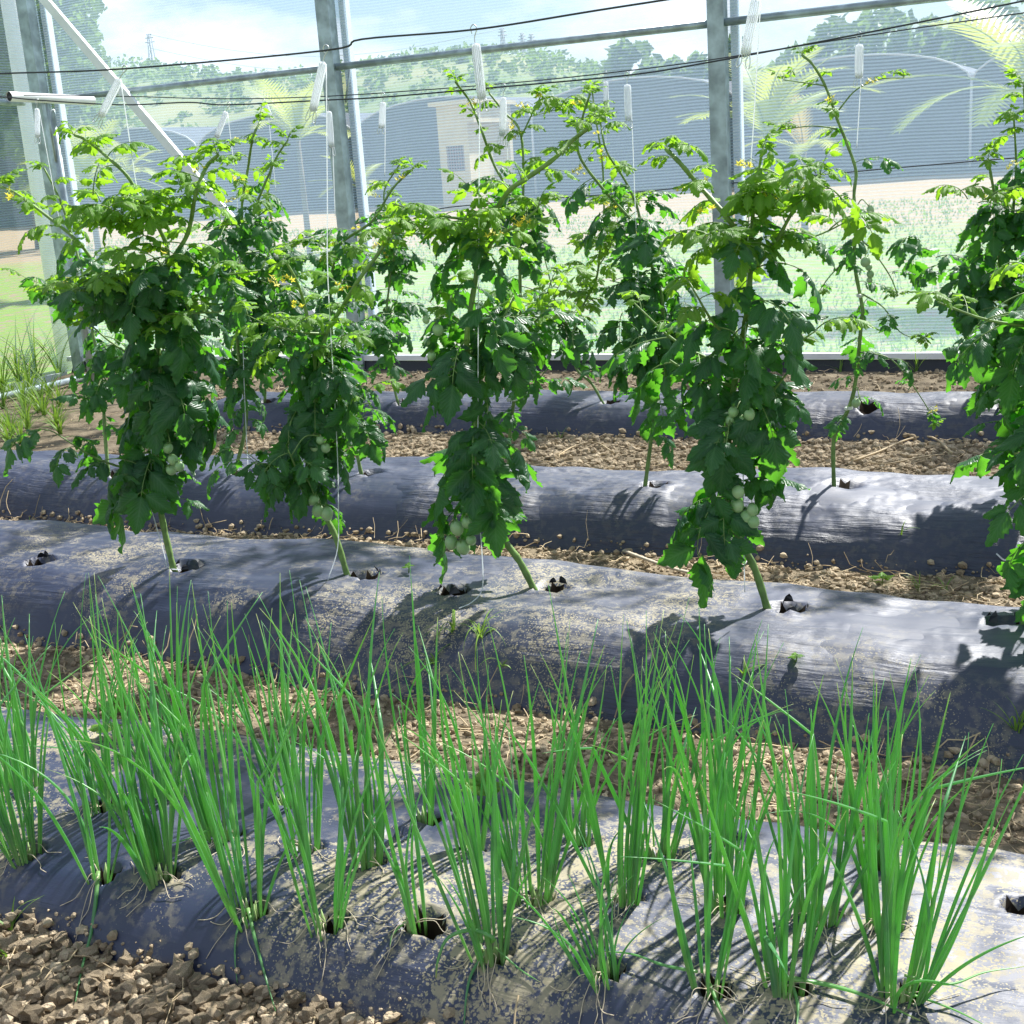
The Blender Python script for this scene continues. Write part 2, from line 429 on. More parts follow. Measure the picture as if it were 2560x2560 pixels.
# bare sandy strip in front of the shade house (a strip of ground 24 m to 42 m off)
ym = N.new('ShaderNodeMath'); ym.operation = 'MULTIPLY_ADD'; ym.inputs[1].default_value = 9.0; L.new(no.outputs['Fac'], ym.inputs[0]); L.new(sp.outputs['Y'], ym.inputs[2])
mr = N.new('ShaderNodeMapRange'); mr.inputs['From Min'].default_value = 23.5; mr.inputs['From Max'].default_value = 27; L.new(ym.outputs[0], mr.inputs['Value'])
r2 = N.new('ShaderNodeValToRGB')
r2.color_ramp.elements[0].color = (0.24, 0.185, 0.115, 1); r2.color_ramp.elements[1].color = (0.42, 0.32, 0.20, 1)
L.new(no2.outputs['Fac'], r2.inputs['Fac'])
mm = N.new('ShaderNodeMix'); mm.data_type = 'RGBA'; L.new(mr.outputs[0], mm.inputs['Factor']); L.new(r1.outputs['Color'], mm.inputs['A']); L.new(r2.outputs['Color'], mm.inputs['B'])
L.new(mm.outputs['Result'], b.inputs['Base Color'])
field = mb.build('ground', m)
tag(field, 'pale green lawn and bare soil beyond the net wall', kind='structure')

# soil floor inside the net house
X0, X1 = -8.35, 3.0
mb = MB()
nxx, nyy = 150, 150
vs = []
for j in range(nyy + 1):
    y = 0.3 + (8.68 - 0.3) * j / nyy
    for i in range(nxx + 1):
        x = X0 + (X1 - X0) * i / nxx
        vs.append((x, y, soil_h(x, y)))
fs = [(j * (nxx + 1) + i, j * (nxx + 1) + i + 1, (j + 1) * (nxx + 1) + i + 1, (j + 1) * (nxx + 1) + i) for j in range(nyy) for i in range(nxx)]
mb.add(vs, fs)
soil = mb.build('soil_floor', MAT['soil'])
tag(soil, 'brown crumbly soil floor between the film covered beds', kind='structure')

BEDS = {
    'onion': dict(yc=lambda x: 2.17 - 0.012 * (x + 1.2) + 0.012 * math.sin(x * 2.1), hw=lambda x: 0.455 + 0.02 * math.sin(3 * x + 1), H=0.14, p=5.5, x0=-4.6, x1=1.6, seed=1.0),
    'one': dict(yc=lambda x: 3.60 - 0.035 * (x + 2) + 0.01 * math.sin(2 * x), hw=lambda x: 0.49 + 0.02 * math.sin(2.3 * x), H=0.225, p=4.4, x0=-6.6, x1=1.8, seed=2.0),
    'two': dict(yc=lambda x: 5.02 + 0.03 * (x + 3) + 0.015 * math.sin(1.4 * x), hw=lambda x: 0.46 + 0.03 * math.sin(1.9 * x + 2), H=0.22, p=4.0, x0=-7.4, x1=1.8, seed=3.0),
    'three': dict(yc=lambda x: 7.10 + 0.035 * (x + 2.3) + 0.015 * math.sin(1.7 * x), hw=lambda x: 0.36 + 0.02 * math.sin(2.2 * x), H=0.19, p=4.0, x0=-5.75, x1=1.8, seed=4.0),
}
HOLES = {k: [] for k in BEDS}
def bed_raw(k, x, y):
    B = BEDS[k]
    s = B['seed'] * 13.7
    hw = B['hw'](x) + 0.035 * nz(x * 1.4, s, 1.0) + 0.02 * nz(x * 4.3, s, 2.0) + 0.008 * nz(x * 13, s, 2.0)
    t = (y - B['yc'](x)) / hw
    if abs(t) >= 1:
        return -0.03
    h = B['H'] * (1 - abs(t) ** B['p'])
    e = clamp((x - B['x0']) / 0.35) * clamp((B['x1'] - x) / 0.35)
    h *= math.sqrt(e)
    h += clamp(1 - abs(t) ** 4) * (0.030 * nz(x * 2.2, y * 2.2, s) + 0.009 * nz(x * 6, y * 6, s + 4) + 0.004 * nz(x * 3, y * 26, s + 9))
    return h - 0.012
def bed_h(k, x, y):
    return bed_raw(k, x, y)

# ---------------- planting positions (from the photograph, set on the beds)
def onb(k, px, py):
    return on(px, py, lambda x, y: max(0.0, bed_raw(k, x, y)))
ONIONS = [  # px, py, leaves, length, spread(deg), lean azimuth(deg, world), lean(deg), kind
    (62, 2140, 20, .60, 15, 170, 6, 'n'), (250, 2192, 7, .56, 22, 120, 4, 'sparse'), (398, 2192, 24, .58, 13, 150, 7, 'n'),
    (620, 2284, 15, .62, 19, 130, 5, 'n'), (815, 2312, 10, .54, 17, 60, 4, 'n'), (1040, 2312, 7, .56, 8, 165, 8, 'thin'),
    (1225, 2388, 17, .56, 18, 140, 6, 'n'), (1505, 2435, 17, .30, 24, 180, 14, 'small'), (1768, 2478, 8, .56, 17, 90, 4, 'fork'),
    (1962, 2470, 16, .60, 15, 100, 4, 'n'), (2248, 2490, 19, .62, 20, 20, 7, 'n'),
    (252, 2020, 15, .56, 13, 150, 4, 'n'), (558, 2092, 18, .60, 13, 140, 5, 'n'), (760, 2120, 12, .56, 12, 140, 4, 'n'), (915, 2160, 16, .60, 11, 80, 3, 'n'),
    (1332, 2252, 19, .62, 15, 100, 3, 'n'), (1555, 2252, 17, .64, 15, 110, 3, 'n'), (1812, 2272, 18, .58, 12, 90, 3, 'n'), (2042, 2302, 15, .62, 14, 80, 4, 'n'), (2212, 2316, 14, .58, 13, 60, 3, 'n'),
    (60, 1968, 14, .52, 12, 160, 3, 'n'), (712, 2010, 12, .54, 10, 120, 3, 'n'), (1056, 2050, 8, .60, 8, 110, 3, 'n'), (1446, 2102, 12, .44, 12, 90, 3, 'yellow'), (1645, 2140, 14, .50, 17, 60, 5, 'n'), (1800, 2100, 12, .56, 10, 90, 3, 'n'), (2190, 2165, 12, .52, 13, 60, 3, 'n'),
    (420, 1990, 12, .54, 11, 130, 3, 'n'), (1180, 2120, 9, .50, 12, 70, 3, 'n'),
]
ONPOS = [onb('onion', o[0], o[1]) for o in ONIONS]
for o, p in zip(ONIONS, ONPOS):
    HOLES['onion'].append((p.x + 0.012, p.y + 0.012, 0.030 if o[7] != 'thin' else 0.042))
for px, py, r in ((2545, 2268, .03), (985, 2090, .03)):
    p = onb('onion', px, py); HOLES['onion'].append((p.x, p.y, r))
ROW1 = [onb('one', *p) for p in ((435, 1420), (872, 1440), (1342, 1470), (1925, 1522), (2560, 1560))]
for p in ROW1:
    HOLES['one'].append((p.x + 0.05, p.y + 0.02, 0.06))
for px, py, r in ((100, 1404, .06), (1130, 1478, .05), (2505, 1552, .05)):
    p = onb('one', px, py); HOLES['one'].append((p.x, p.y, r))
ROW2 = [onb('two', *p) for p in ((270, 1185), (580, 1182), (905, 1185), (1268, 1190), (1610, 1212), (2085, 1212), (2552, 1236))]
for p in ROW2:
    HOLES['two'].append((p.x + 0.04, p.y + 0.02, 0.055))
ROW3 = [onb('three', *p) for p in ((660, 1003), (996, 1004), (1512, 1005), (2500, 1012))]
for p in ROW3:
    HOLES['three'].append((p.x + 0.04, p.y, 0.055))
p = onb('three', 2170, 1014); HOLES['three'].append((p.x, p.y, .06))

def make_bed(k, label, mat, dx, ny):
    B = BEDS[k]
    nxn = int((B['x1'] - B['x0']) / dx)
    root = thing('mulched_bed', ((B['x0'] + B['x1']) / 2, B['yc'](-2), 0), label, 'garden bed')
    mb = MB()
    hs = HOLES[k]
    vs = []; depth = []
    for i in range(nxn + 1):
        x = B['x0'] + (B['x1'] - B['x0']) * i / nxn
        yc, hw = B['yc'](x), B['hw'](x)
        for j in range(ny + 1):
            t = -1 + 2 * j / ny
            t = math.copysign(abs(t) ** 0.8, t)
            y = yc + hw * t * 1.09
            z = bed_raw(k, x, y)
            d = 0.0
            for hx, hy, hr in hs:
                if abs(x - hx) < 0.2 and abs(y - hy) < 0.2:
                    a = math.atan2((y - hy) * 1.3, x - hx)
                    rr = hr * (1 + 0.3 * nz(math.cos(a) * 1.6 + hx * 9, math.sin(a) * 1.6, hy * 5))
                    q = math.hypot(x - hx, (y - hy) * 1.3) / rr
                    if q < 1:
                        d = max(d, 1.0); z -= 0.05 * math.sqrt(max(0, 1 - q))
                    elif q < 2.4:
                        z += 0.010 * (1 - (q - 1) / 1.4) ** 2 * (0.6 + 0.8 * nz(a * 2, hx * 7, 1))
            vs.append((x, y, z)); depth.append(d)
    w = ny + 1
    fa, fb = [], []
    for i in range(nxn):
        for j in range(ny):
            f = (i * w + j, (i + 1) * w + j, (i + 1) * w + j + 1, i * w + j + 1)
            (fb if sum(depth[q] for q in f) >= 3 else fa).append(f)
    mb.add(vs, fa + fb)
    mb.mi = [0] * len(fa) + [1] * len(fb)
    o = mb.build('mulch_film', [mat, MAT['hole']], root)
    if k == 'one':                               # torn film standing up round the planting holes
        fr = random.Random(64)
        for hx, hy, hr in hs:
            for q in range(3):
                a = fr.uniform(0, 6.28); u = Vector((math.cos(a), math.sin(a) / 1.3, 0)); w_ = Vector((-u.y, u.x, 0))
                p = Vector((hx, hy, bed_raw(k, hx, hy) + 0.004)) + u * hr * 0.95
                e = fr.uniform(0.012, 0.03); bw = fr.uniform(0.010, 0.022)
                f_ = MB()
                up = Vector((0, 0, 1)) * e - u * e * fr.uniform(0.0, 0.7)
                f_.add([p - w_ * bw, p + w_ * bw, p - w_ * bw * 0.7 + up * 0.6 + u * 0.004, p + w_ * bw * 0.5 + up * 0.7 - u * 0.003, p - w_ * bw * 0.2 + up * 1.1 - u * 0.006], [(0, 1, 3, 2), (2, 3, 4)])
                f_.build('film_flap', MAT['black_film'], root, smooth=False)
    return root
make_bed('onion', 'low raised bed in mud-spotted black film planted with spring onions', MAT['film_spotty'], 0.011, 84)
make_bed('one', 'raised black film bed holding the front tomato row behind the onions', MAT['film_some'], 0.015, 80)
make_bed('two', 'raised black film bed with sharp leaf shadows under the middle tomato row', MAT['film_clean'], 0.02, 60)
make_bed('three', 'short raised film bed under the tomato row beside the net wall', MAT['film_clean'], 0.02, 50)

def floor_h(x, y):
    z = soil_h(x, y)
    for k in BEDS:
        if BEDS[k]['x0'] < x < BEDS[k]['x1']:
            z = max(z, bed_raw(k, x, y))
    return z

# ------------------------------------------------------------------ net house walls
YW = 8.72
XL = -8.50
def net_mat(name, axis_tilt):
    m = bpy.data.materials.new(name)
    n, N, L = nodes_of(m)
    N.remove(N['Principled BSDF'])
    out = N['Material Output']
    t = N.new('ShaderNodeTexCoord')
    sp = N.new('ShaderNodeSeparateXYZ'); L.new(t.outputs['Object'], sp.inputs[0])
    no = N.new('ShaderNodeTexNoise'); no.inputs['Scale'].default_value = 0.7; no.inputs['Detail'].default_value = 2
    L.new(t.outputs['Object'], no.inputs['Vector'])
    a = N.new('ShaderNodeMath'); a.operation = 'MULTIPLY_ADD'; a.inputs[1].default_value = 0.10
    L.new(no.outputs['Fac'], a.inputs[0]); L.new(sp.outputs['Z'], a.inputs[2])
    a2 = N.new('ShaderNodeMath'); a2.operation = 'MULTIPLY_ADD'; a2.inputs[1].default_value = axis_tilt
    L.new(sp.outputs['X'], a2.inputs[0]); L.new(a.outputs[0], a2.inputs[2])
    s1 = N.new('ShaderNodeMath'); s1.operation = 'MULTIPLY'; s1.inputs[1].default_value = 2 * math.pi / 0.0205; L.new(a2.outputs[0], s1.inputs[0])
    s2 = N.new('ShaderNodeMath'); s2.operation = 'SINE'; L.new(s1.outputs[0], s2.inputs[0])
    nf = N.new('ShaderNodeTexNoise'); nf.inputs['Scale'].default_value = 90; nf.inputs['Detail'].default_value = 2; L.new(t.outputs['Object'], nf.inputs['Vector'])
    ad = N.new('ShaderNodeMath'); ad.operation = 'MULTIPLY_ADD'; ad.inputs[1].default_value = 0.9; L.new(nf.outputs['Fac'], ad.inputs[0]); L.new(s2.outputs[0], ad.inputs[2])
    mr = N.new('ShaderNodeMapRange'); mr.inputs['From Min'].default_value = -0.55; mr.inputs['From Max'].default_value = 1.45
    mr.inputs['To Min'].default_value = 0.24; mr.inputs['To Max'].default_value = 0.39; L.new(ad.outputs[0], mr.inputs['Value'])
    tr = N.new('ShaderNodeBsdfTransparent'); tr.inputs['Color'].default_value = (1, 1, 1, 1)
    tl = N.new('ShaderNodeBsdfTranslucent'); tl.inputs['Color'].default_value = (0.52, 0.70, 0.93, 1)
    df = N.new('ShaderNodeBsdfDiffuse'); df.inputs['Color'].default_value = (0.60, 0.75, 0.93, 1)
    m1 = N.new('ShaderNodeMixShader'); m1.inputs['Fac'].default_value = 0.5; L.new(tl.outputs[0], m1.inputs[1]); L.new(df.outputs[0], m1.inputs[2])
    m2 = N.new('ShaderNodeMixShader'); L.new(mr.outputs[0], m2.inputs['Fac']); L.new(tr.outputs[0], m2.inputs[1]); L.new(m1.outputs[0], m2.inputs[2])
    L.new(m2.outputs[0], out.inputs['Surface'])
    return m
MAT['net'] = net_mat('insect_net', 0.010)
MAT['net_side'] = net_mat('insect_net_side', 0.0)

wall = thing('net_wall', (-4.0, YW, 0), 'fine white insect net wall on galvanised posts and rails behind the tomato rows', 'net wall')
mb = MB()
NX = 60
vs = []; fs = []
for j in range(9):
    z = 0.17 + (3.6 - 0.17) * j / 8
    for i in range(NX + 1):
        x = XL + (3.0 - XL) * i / NX
        vs.append((x, YW + 0.075 + 0.012 * nz(x * 1.3, z * 1.3, 2), z))
for j in range(8):
    for i in range(NX):
        a = j * (NX + 1) + i
        fs.append((a, a + 1, a + NX + 2, a + NX + 1))
mb.add(vs, fs)
mb.build('insect_net', MAT['net'], wall)
for xp in (-8.37, -5.475, -2.50, 0.47):
    mb = MB()
    w, d, th = 0.055, 0.05, 0.004
    # C channel: web towards the house, two flanges, two lips
    mb.box((xp - w, YW - 0.05, -0.05), (xp + w, YW - 0.05 + th, 3.6))
    mb.box((xp - w, YW - 0.05 + th, -0.05), (xp - w + th, YW + 0.05, 3.6))
    mb.box((xp + w - th, YW - 0.05 + th, -0.05), (xp + w, YW + 0.05, 3.6))
    mb.box((xp - w + th, YW + 0.05 - th, -0.05), (xp - w + 0.02, YW + 0.05, 3.6))
    mb.box((xp + w - 0.02, YW + 0.05 - th, -0.05), (xp + w - th, YW + 0.05, 3.6))
    po = mb.build('post', MAT['galv'], wall, smooth=False)
    mb = MB()
    mb.box((xp + w + 0.006, YW + 0.09, -0.05), (xp + w + 0.066, YW + 0.15, 3.6))
    mb.build('outer_post', MAT['white_steel'], wall, smooth=False)
mb = MB()
for a, c in ((-8.315, -5.53), (-5.42, -2.555), (-2.445, 0.415), (0.525, 3.0)):
    mb.tube([(a, YW - 0.01, 2.335), (c, YW - 0.01, 2.335)], 0.026, n=10)
mb.build('top_rail', MAT['galv'], wall)
mb = MB(); mb.box((-8.5, YW - 0.03, 0.135), (3.0, YW + 0.03, 0.175)); mb.build('bottom_rail', MAT['white_steel'], wall, smooth=False)
mb = MB()
vs = []; fs = []
for i in range(120):
    x = -8.45 + i * (11.4 / 119)
    for j in range(4):
        z = 0.132 - j * 0.055
        vs.append((x, YW - 0.015 - j * j * 0.012 + 0.006 * nz(x * 3, j * 0.7), z))
for i in range(119):
    for j in range(3):
        a = i * 4 + j
        fs.append((a, a + 1, a + 5, a + 4))
mb.add(vs, fs); mb.build('plastic_skirt', MAT['black_film'], wall)
mb = MB()
a, c = at(95, -20, YW - 0.07), at(640, 620, YW - 0.07)
dv = (c - a).normalized(); c = a + dv * 3.6
sd = dv.cross(Vector((0, 1, 0))).normalized()
q = []
for p in (a, c):
    for u, w in ((-1, -1), (1, -1), (1, 1), (-1, 1)):
        q.append(p + sd * (0.036 * u) + Vector((0, 0.018 * w, 0)))
mb.add(q, [(0, 1, 2, 3), (7, 6, 5, 4), (0, 4, 5, 1), (1, 5, 6, 2), (2, 6, 7, 3), (3, 7, 4, 0)])
mb.build('diagonal_brace', MAT['white_steel'], wall, smooth=False)
# small knee braces from rail to posts
for xp in (-5.36,):
    mb = MB(); mb.tube([(xp + 0.02, YW + 0.045, 2.32), (xp - 0.045, YW + 0.045, 2.08)], 0.008, n=6); mb.build('knee_brace', MAT['galv'], wall)
mb = MB()
mb.tube(catmull([(-8.4, YW + 0.06, 0.93), (-7, YW + 0.06, 0.92), (-5, YW + 0.06, 1.24), (-3, YW + 0.06, 1.30), (-0.9, YW + 0.06, 1.36), (2.0, YW + 0.06, 1.40)], 5), 0.004, n=5)
mb.build('net_wire', MAT['wire'], wall)

side = thing('side_net_wall', (XL, 5.0, 0), 'insect net side wall meeting the back wall at the corner post', 'net wall')
mb = MB()
vs = []; fs = []
for j in range(7):
    z = 0.02 + 3.58 * j / 6
    for i in range(31):
        y = 1.5 + (YW + 0.07 - 1.5) * i / 30
        vs.append((XL - 0.03 + 0.012 * nz(y * 1.3, z, 7), y, z))
for j in range(6):
    for i in range(30):
        a = j * 31 + i
        fs.append((a, a + 1, a + 32, a + 31))
mb.add(vs, fs); mb.build('insect_net', MAT['net_side'], side)
mb = MB(); mb.tube([(XL, 1.5, 2.335), (XL, YW - 0.06, 2.335)], 0.026, n=8); mb.build('top_rail', MAT['galv'], side)
mb = MB(); mb.box((XL - 0.02, 1.5, -0.03), (XL + 0.012, YW - 0.06, 0.05)); mb.build('bottom_rail', MAT['white_steel'], side, smooth=False)
mb = MB(); mb.box((XL - 0.03, 5.7, -0.05), (XL + 0.05, 5.8, 3.6)); mb.build('post', MAT['galv'], side, smooth=False)

# ground pipe along the side wall
mb = MB(); mb.tube([(-8.12, 1.6, 0.045), (-8.05, 5.0, 0.05), (-8.0, 8.5, 0.05)], 0.028, n=10)
tag(mb.build('irrigation_pipe', MAT['galv']), 'grey pipe lying on the weedy soil along the side net', 'pipe')

# white round post outside the corner
p0, p1 = at(35, 0, 9.35), at(150, 780, 9.35)
mb = MB(); xa = (p0.x + p1.x) / 2
mb.tube([(xa, 9.35, -0.1), (xa, 9.35, 2.0), (xa, 9.35, 4.2)], 0.105, n=24)
tag(mb.build('outer_round_post', MAT['pvc']), 'thick round white post standing outside the net corner', 'post')

# wire support: short round post carrying a horizontal pipe stub
ps = at(150, 420, 8.0)
sup = thing('wire_support', (ps.x, 8.0, 0), 'round post with an open-ended pipe across its top holding the wires', 'wire support')
ztop = at(140, 262, 8.0).z
mb = MB(); mb.tube([(ps.x, 8.0, -0.05), (ps.x, 8.0, ztop - 0.03)], 0.03, n=12); mb.build('post', MAT['galv'], sup)
def on_x(px, py, X):
    d = ray(px, py); return Vector(CAM + d * (X / d[0]))
pa, pb = at(32, 241, 6.95), at(230, 252, 8.75)
pa = Vector((ps.x + (pa.x - ps.x) * 0.6, 7.0, ztop)); 
A = at(22, 241, 7.55); Bq = at(232, 252, 8.35)
mb = MB()
cp = [A, A.lerp(Bq, 0.5), Bq]
mb.tube(cp, 0.036, n=16, cap=False)
mb.build('cross_pipe', MAT['pvc'], sup)
mb = MB(); dd = (Bq - A).normalized(); mb.tube([A + dd * 0.012, A + dd * 0.03], 0.0345, n=16); mb.build('bore_shade', MAT['dark'], sup)  # dark plug painted in for the shade inside the open pipe
mb = MB(); mb.tube([A.lerp(Bq, 0.42) + Vector((0, 0, -0.02)), Vector((ps.x, 7.97, ztop - 0.42))], 0.010, n=6); mb.build('strut', MAT['galv'], sup)

# trellis wires
def wire(name, pts, r, label):
    mb = MB(); mb.tube(catmull(pts, 6), r, n=6)
    return tag(mb.build(name, MAT['wire']), label, 'wire')
w1 = [at(-260, 196, 3.5), at(0, 184, 3.5), at(310, 172, 3.5), at(815, 126, 3.5), at(905, 98, 3.5), at(1185, 74, 3.5), at(1480, 28, 3.5), at(1890, -40, 3.5), at(2600, -190, 3.5)]
wire('trellis_wire', w1, 0.0030, 'dark trellis wire stretched above the front tomato row')
w2 = [at(-200, 236, 4.95), at(0, 242, 4.95), at(90, 250, 4.95), at(300, 262, 4.95), at(470, 256, 4.95), at(570, 262, 4.95), at(820, 250, 4.95), at(955, 243, 4.95), at(1257, 217, 4.95), at(1570, 188, 4.95), at(1760, 158, 4.95), at(2145, 86, 4.95), at(2560, 2, 4.95), at(2800, -50, 4.95)]
wire('trellis_wire', w2, 0.0034, 'dark trellis wire above the middle tomato row')
w3 = [at(60, 238, 7.0), at(230, 240, 7.0), at(360, 242, 7.0), at(500, 246, 7.0), at(665, 246, 7.0), at(900, 236, 7.0), at(1270, 208, 7.0), at(1515, 183, 7.0), at(1760, 152, 7.0), at(2145, 92, 7.0), at(2560, 32, 7.0), at(2800, 0, 7.0)]
wire('trellis_wire', w3, 0.0034, 'dark trellis wire above the tomato row next to the net wall')

# ------------------------------------------------------------------ tomato leaf meshes
def leaflet(mb, o, t, nrm, length, width, curl, fold, rg, st=11, teeth=0.15):
    """one lobed, curled leaflet: o base, t direction, nrm upper side"""
    s = t.cross(nrm).normalized()
    pos = Vector(o); ang = 0.0
    vs, uv = [], []
    ph = rg.random() * 6
    asym = rg.uniform(-0.12, 0.12)
    for i in range(st):
        v = i / (st - 1)
        hw = 0.5 * width * (math.sin(math.pi * min(1, v ** 0.72 * 0.985 + 0.015)) ** 0.85)
        tooth = (1 + teeth) if i % 2 else (1 - teeth)
        if i in (0, st - 1): tooth = 0.6
        d = (t * math.cos(ang) - nrm * math.sin(ang)).normalized()
        n2 = (nrm * math.cos(ang) + t * math.sin(ang)).normalized()
        wv = 0.10 * width * math.sin(v * 9 + ph)
        for sg, k in ((-1, 1.0), (-1, 0.5), (0, 0), (1, 0.5), (1, 1.0)):
            h = hw * (tooth if k == 1.0 else 1.0) * (1 + asym * sg)
            lift = fold * h * k - (fold + 0.55) * h * k * k * 0.9
            fw = 0.16 * h if (k == 1.0 and i % 2) else 0.0
            vs.append(pos + s * (sg * k * h) + n2 * (lift + wv * k * sg * 0.8 + 0.05 * width * k * math.sin(v * 17 + sg * ph)) + d * fw)
            uv.append((sg * k, v))
        pos = pos + d * (length / (st - 1))
        ang += curl / (st - 1)
    fs = []
    for i in range(st - 1):
        for j in range(4):
            a = i * 5 + j
            fs.append((a, a + 1, a + 6, a + 5))
    mb.add(vs, fs, uv, 0)

def compound_leaf(name, L0, th0, droop, pairs, rg, mat, wfac=0.54):
    mb = MB()
    n = 14
    pts = []; p = Vector((0, 0, 0)); a = th0
    side = rg.uniform(-0.25, 0.25)
    tang = []
    for i in range(n + 1):
        pts.append(p.copy())
        d = Vector((math.cos(a) * math.cos(side * i / n), math.cos(a) * math.sin(side * i / n), math.sin(a)))
        tang.append(d)
        p = p + d * (L0 * 0.66 / n)
        a -= droop / n
    mb.tube(pts, [0.0024 - 0.0013 * i / n for i in range(n + 1)], n=5, mi=1)
    for k in range(pairs):
        f = 0.36 + 0.54 * k / max(1, pairs - 1)
        i = int(f * n)
        tg = tang[i]
        up = Vector((0, 0, 1)) - tg * tg.z
        if up.length < 0.2: up = Vector((-1, 0, 0.2)) - tg * (-tg.x + 0.2 * tg.z)
        up.normalize()
        for sg in (-1, 1):
            sd = tg.cross(up) * sg
            j = min(n, max(0, i + rg.choice((-1, 0, 0, 1))))
            dr = (sd * 0.95 + tg * rg.uniform(0.25, 0.7) - Vector((0, 0, rg.uniform(0.0, 0.55)))).normalized()
            nr = (up + sd * -0.1 + Vector((rg.uniform(-.35, .35), rg.uniform(-.35, .35), 0))).normalized()
            nr = (nr - dr * nr.dot(dr)).normalized()
            ll = L0 * rg.uniform(0.27, 0.37) * (0.8 + 0.3 * math.sin(math.pi * (k + 1) / (pairs + 1)))
            q = pts[j] + dr * (0.045 * L0)
            mb.tube([pts[j], q], 0.0011, n=4, mi=1, cap=False)
            leaflet(mb, q, dr, nr, ll, ll * wfac * rg.uniform(0.85, 1.1), rg.uniform(0.1, 1.3), rg.uniform(0.1, 0.6), rg)
    for k in range(pairs):                      # small intercalary leaflets
        i = int((0.28 + 0.5 * rg.random()) * n); sg = rg.choice((-1, 1)); tg = tang[i]
        up = Vector((0, 0, 1)); sd = tg.cross(up) * sg
        dr = (sd + tg * 0.3).normalized(); nr = (up - dr * up.dot(dr)).normalized()
        leaflet(mb, pts[i], dr, nr, L0 * 0.11, L0 * 0.08, 0.4, 0.3, rg, st=5)
    tg = tang[-1]; up = Vector((0, 0, 1)) - tg * tg.z
    if up.length < 0.2: up = Vector((-1, 0, 0.2))
    up = (up - tg * up.dot(tg)).normalized()
    ll = L0 * rg.uniform(0.36, 0.44)
    leaflet(mb, pts[-1], tg, up, ll, ll * wfac * 1.05, rg.uniform(0.2, 1.1), rg.uniform(0.15, 0.5), rg, st=13)
    return mb.mesh(name, [mat, MAT['stem']])

lr = random.Random(21)
LEAF = [compound_leaf('tomato_leaf', 0.285, lr.uniform(-0.2, 0.8), lr.uniform(0.4, 1.9), lr.choice((2, 3, 3)), lr, MAT['leaf']) for _ in range(34)]
YOUNG = [compound_leaf('young_tomato_leaf', 0.20, lr.uniform(0.3, 1.1), lr.uniform(0.3, 1.5), lr.choice((2, 3, 3)), lr, MAT['young'], 0.52) for _ in range(12)]
HANG = [compound_leaf('hanging_tomato_leaf', 0.36, lr.uniform(0.0, 0.6), lr.uniform(1.5, 2.2), 3, lr, MAT['leaf']) for _ in range(10)]

def flower_truss(rg):
    mb = MB()
    base = Vector((0, 0, 0)); tip = Vector((0.05, 0, -0.005))
    mb.tube(catmull([base, (0.025, 0, 0.012), tip], 3), 0.0012, n=4, mi=1)
    for k in range(rg.randint(3, 5)):
        c = Vector((0.025 + 0.014 * k, rg.uniform(-0.02, 0.02), rg.uniform(-0.024, 0.012)))
        mb.tube([Vector((0.02 + 0.012 * k, 0, 0.006)), c], 0.0009, n=4, mi=1, cap=False)
        ax = Vector((rg.uniform(-.4, .9), rg.uniform(-.8, .8), -0.8)).normalized()
        u = ax.cross(Vector((0, 1, 0.2))).normalized(); w = ax.cross(u)
        for q in range(5):
            an = 2 * math.pi * q / 5
            r_ = u * math.cos(an) + w * math.sin(an); tt = u * -math.sin(an) + w * math.cos(an)
            a1 = c + r_ * 0.006 + ax * 0.002; a2 = c + r_ * 0.015 - ax * rg.uniform(-.002, .006)
            mb.add([c, a1 + tt * 0.0032, a2, a1 - tt * 0.0032], [(0, 1, 2, 3)], mi=0)
        mb.tube([c, c + ax * 0.006, c + ax * 0.011], [0.0022, 0.002, 0.0006], n=5, mi=0)
    return mb.mesh('flower_truss', [MAT['petal'], MAT['stem']])
FLOWER = [flower_truss(lr) for _ in range(5)]

def uv_ball(mb, c, rx, rz, n=12, m=8, mi=0):
    vs = []; fs = []
    for j in range(m + 1):
        th = math.pi * j / m
        for i in range(n):
            a = 2 * math.pi * i / n
            vs.append((c[0] + rx * math.sin(th) * math.cos(a), c[1] + rx * math.sin(th) * math.sin(a), c[2] + rz * math.cos(th)))
    for j in range(m):
        for i in range(n):
            fs.append((j * n + i, (j + 1) * n + i, (j + 1) * n + (i + 1) % n, j * n + (i + 1) % n))
    mb.add(vs, fs, mi=mi)
mb = MB(); uv_ball(mb, (0, 0, 0), 0.0205, 0.0225, 14, 10)
for q in range(5):
    an = 2 * math.pi * q / 5
    d = Vector((math.cos(an), math.sin(an), 0)); tt = Vector((-d.y, d.x, 0))
    mb.add([Vector((0, 0, .0235)), d * 0.008 + tt * 0.003 + Vector((0, 0, 0.0235)), d * 0.021 + Vector((0, 0, 0.021)), d * 0.008 - tt * 0.003 + Vector((0, 0, 0.0235))], [(0, 1, 2, 3)], mi=1)
mb.tube([(0, 0, 0.022), (0, 0, 0.034)], 0.0016, n=5, mi=1)
TOMATO = mb.mesh('tomato', [MAT['tomato'], MAT['stem']])
mb = MB()
for sgn in (-1, 1):
    vs = [(0.011 * math.cos(a), 0.011 * math.sin(a), z) for z in (-0.005, 0.005) for a in [i * 2 * math.pi / 12 for i in range(12)]]
mb.add(vs, [(i, (i + 1) % 12, 12 + (i + 1) % 12, 12 + i) for i in range(12)])
mb.box((0.010, -0.003, -0.005), (0.026, 0.003, 0.005))
CLIP = mb.mesh('stem_clip', MAT['clip'])

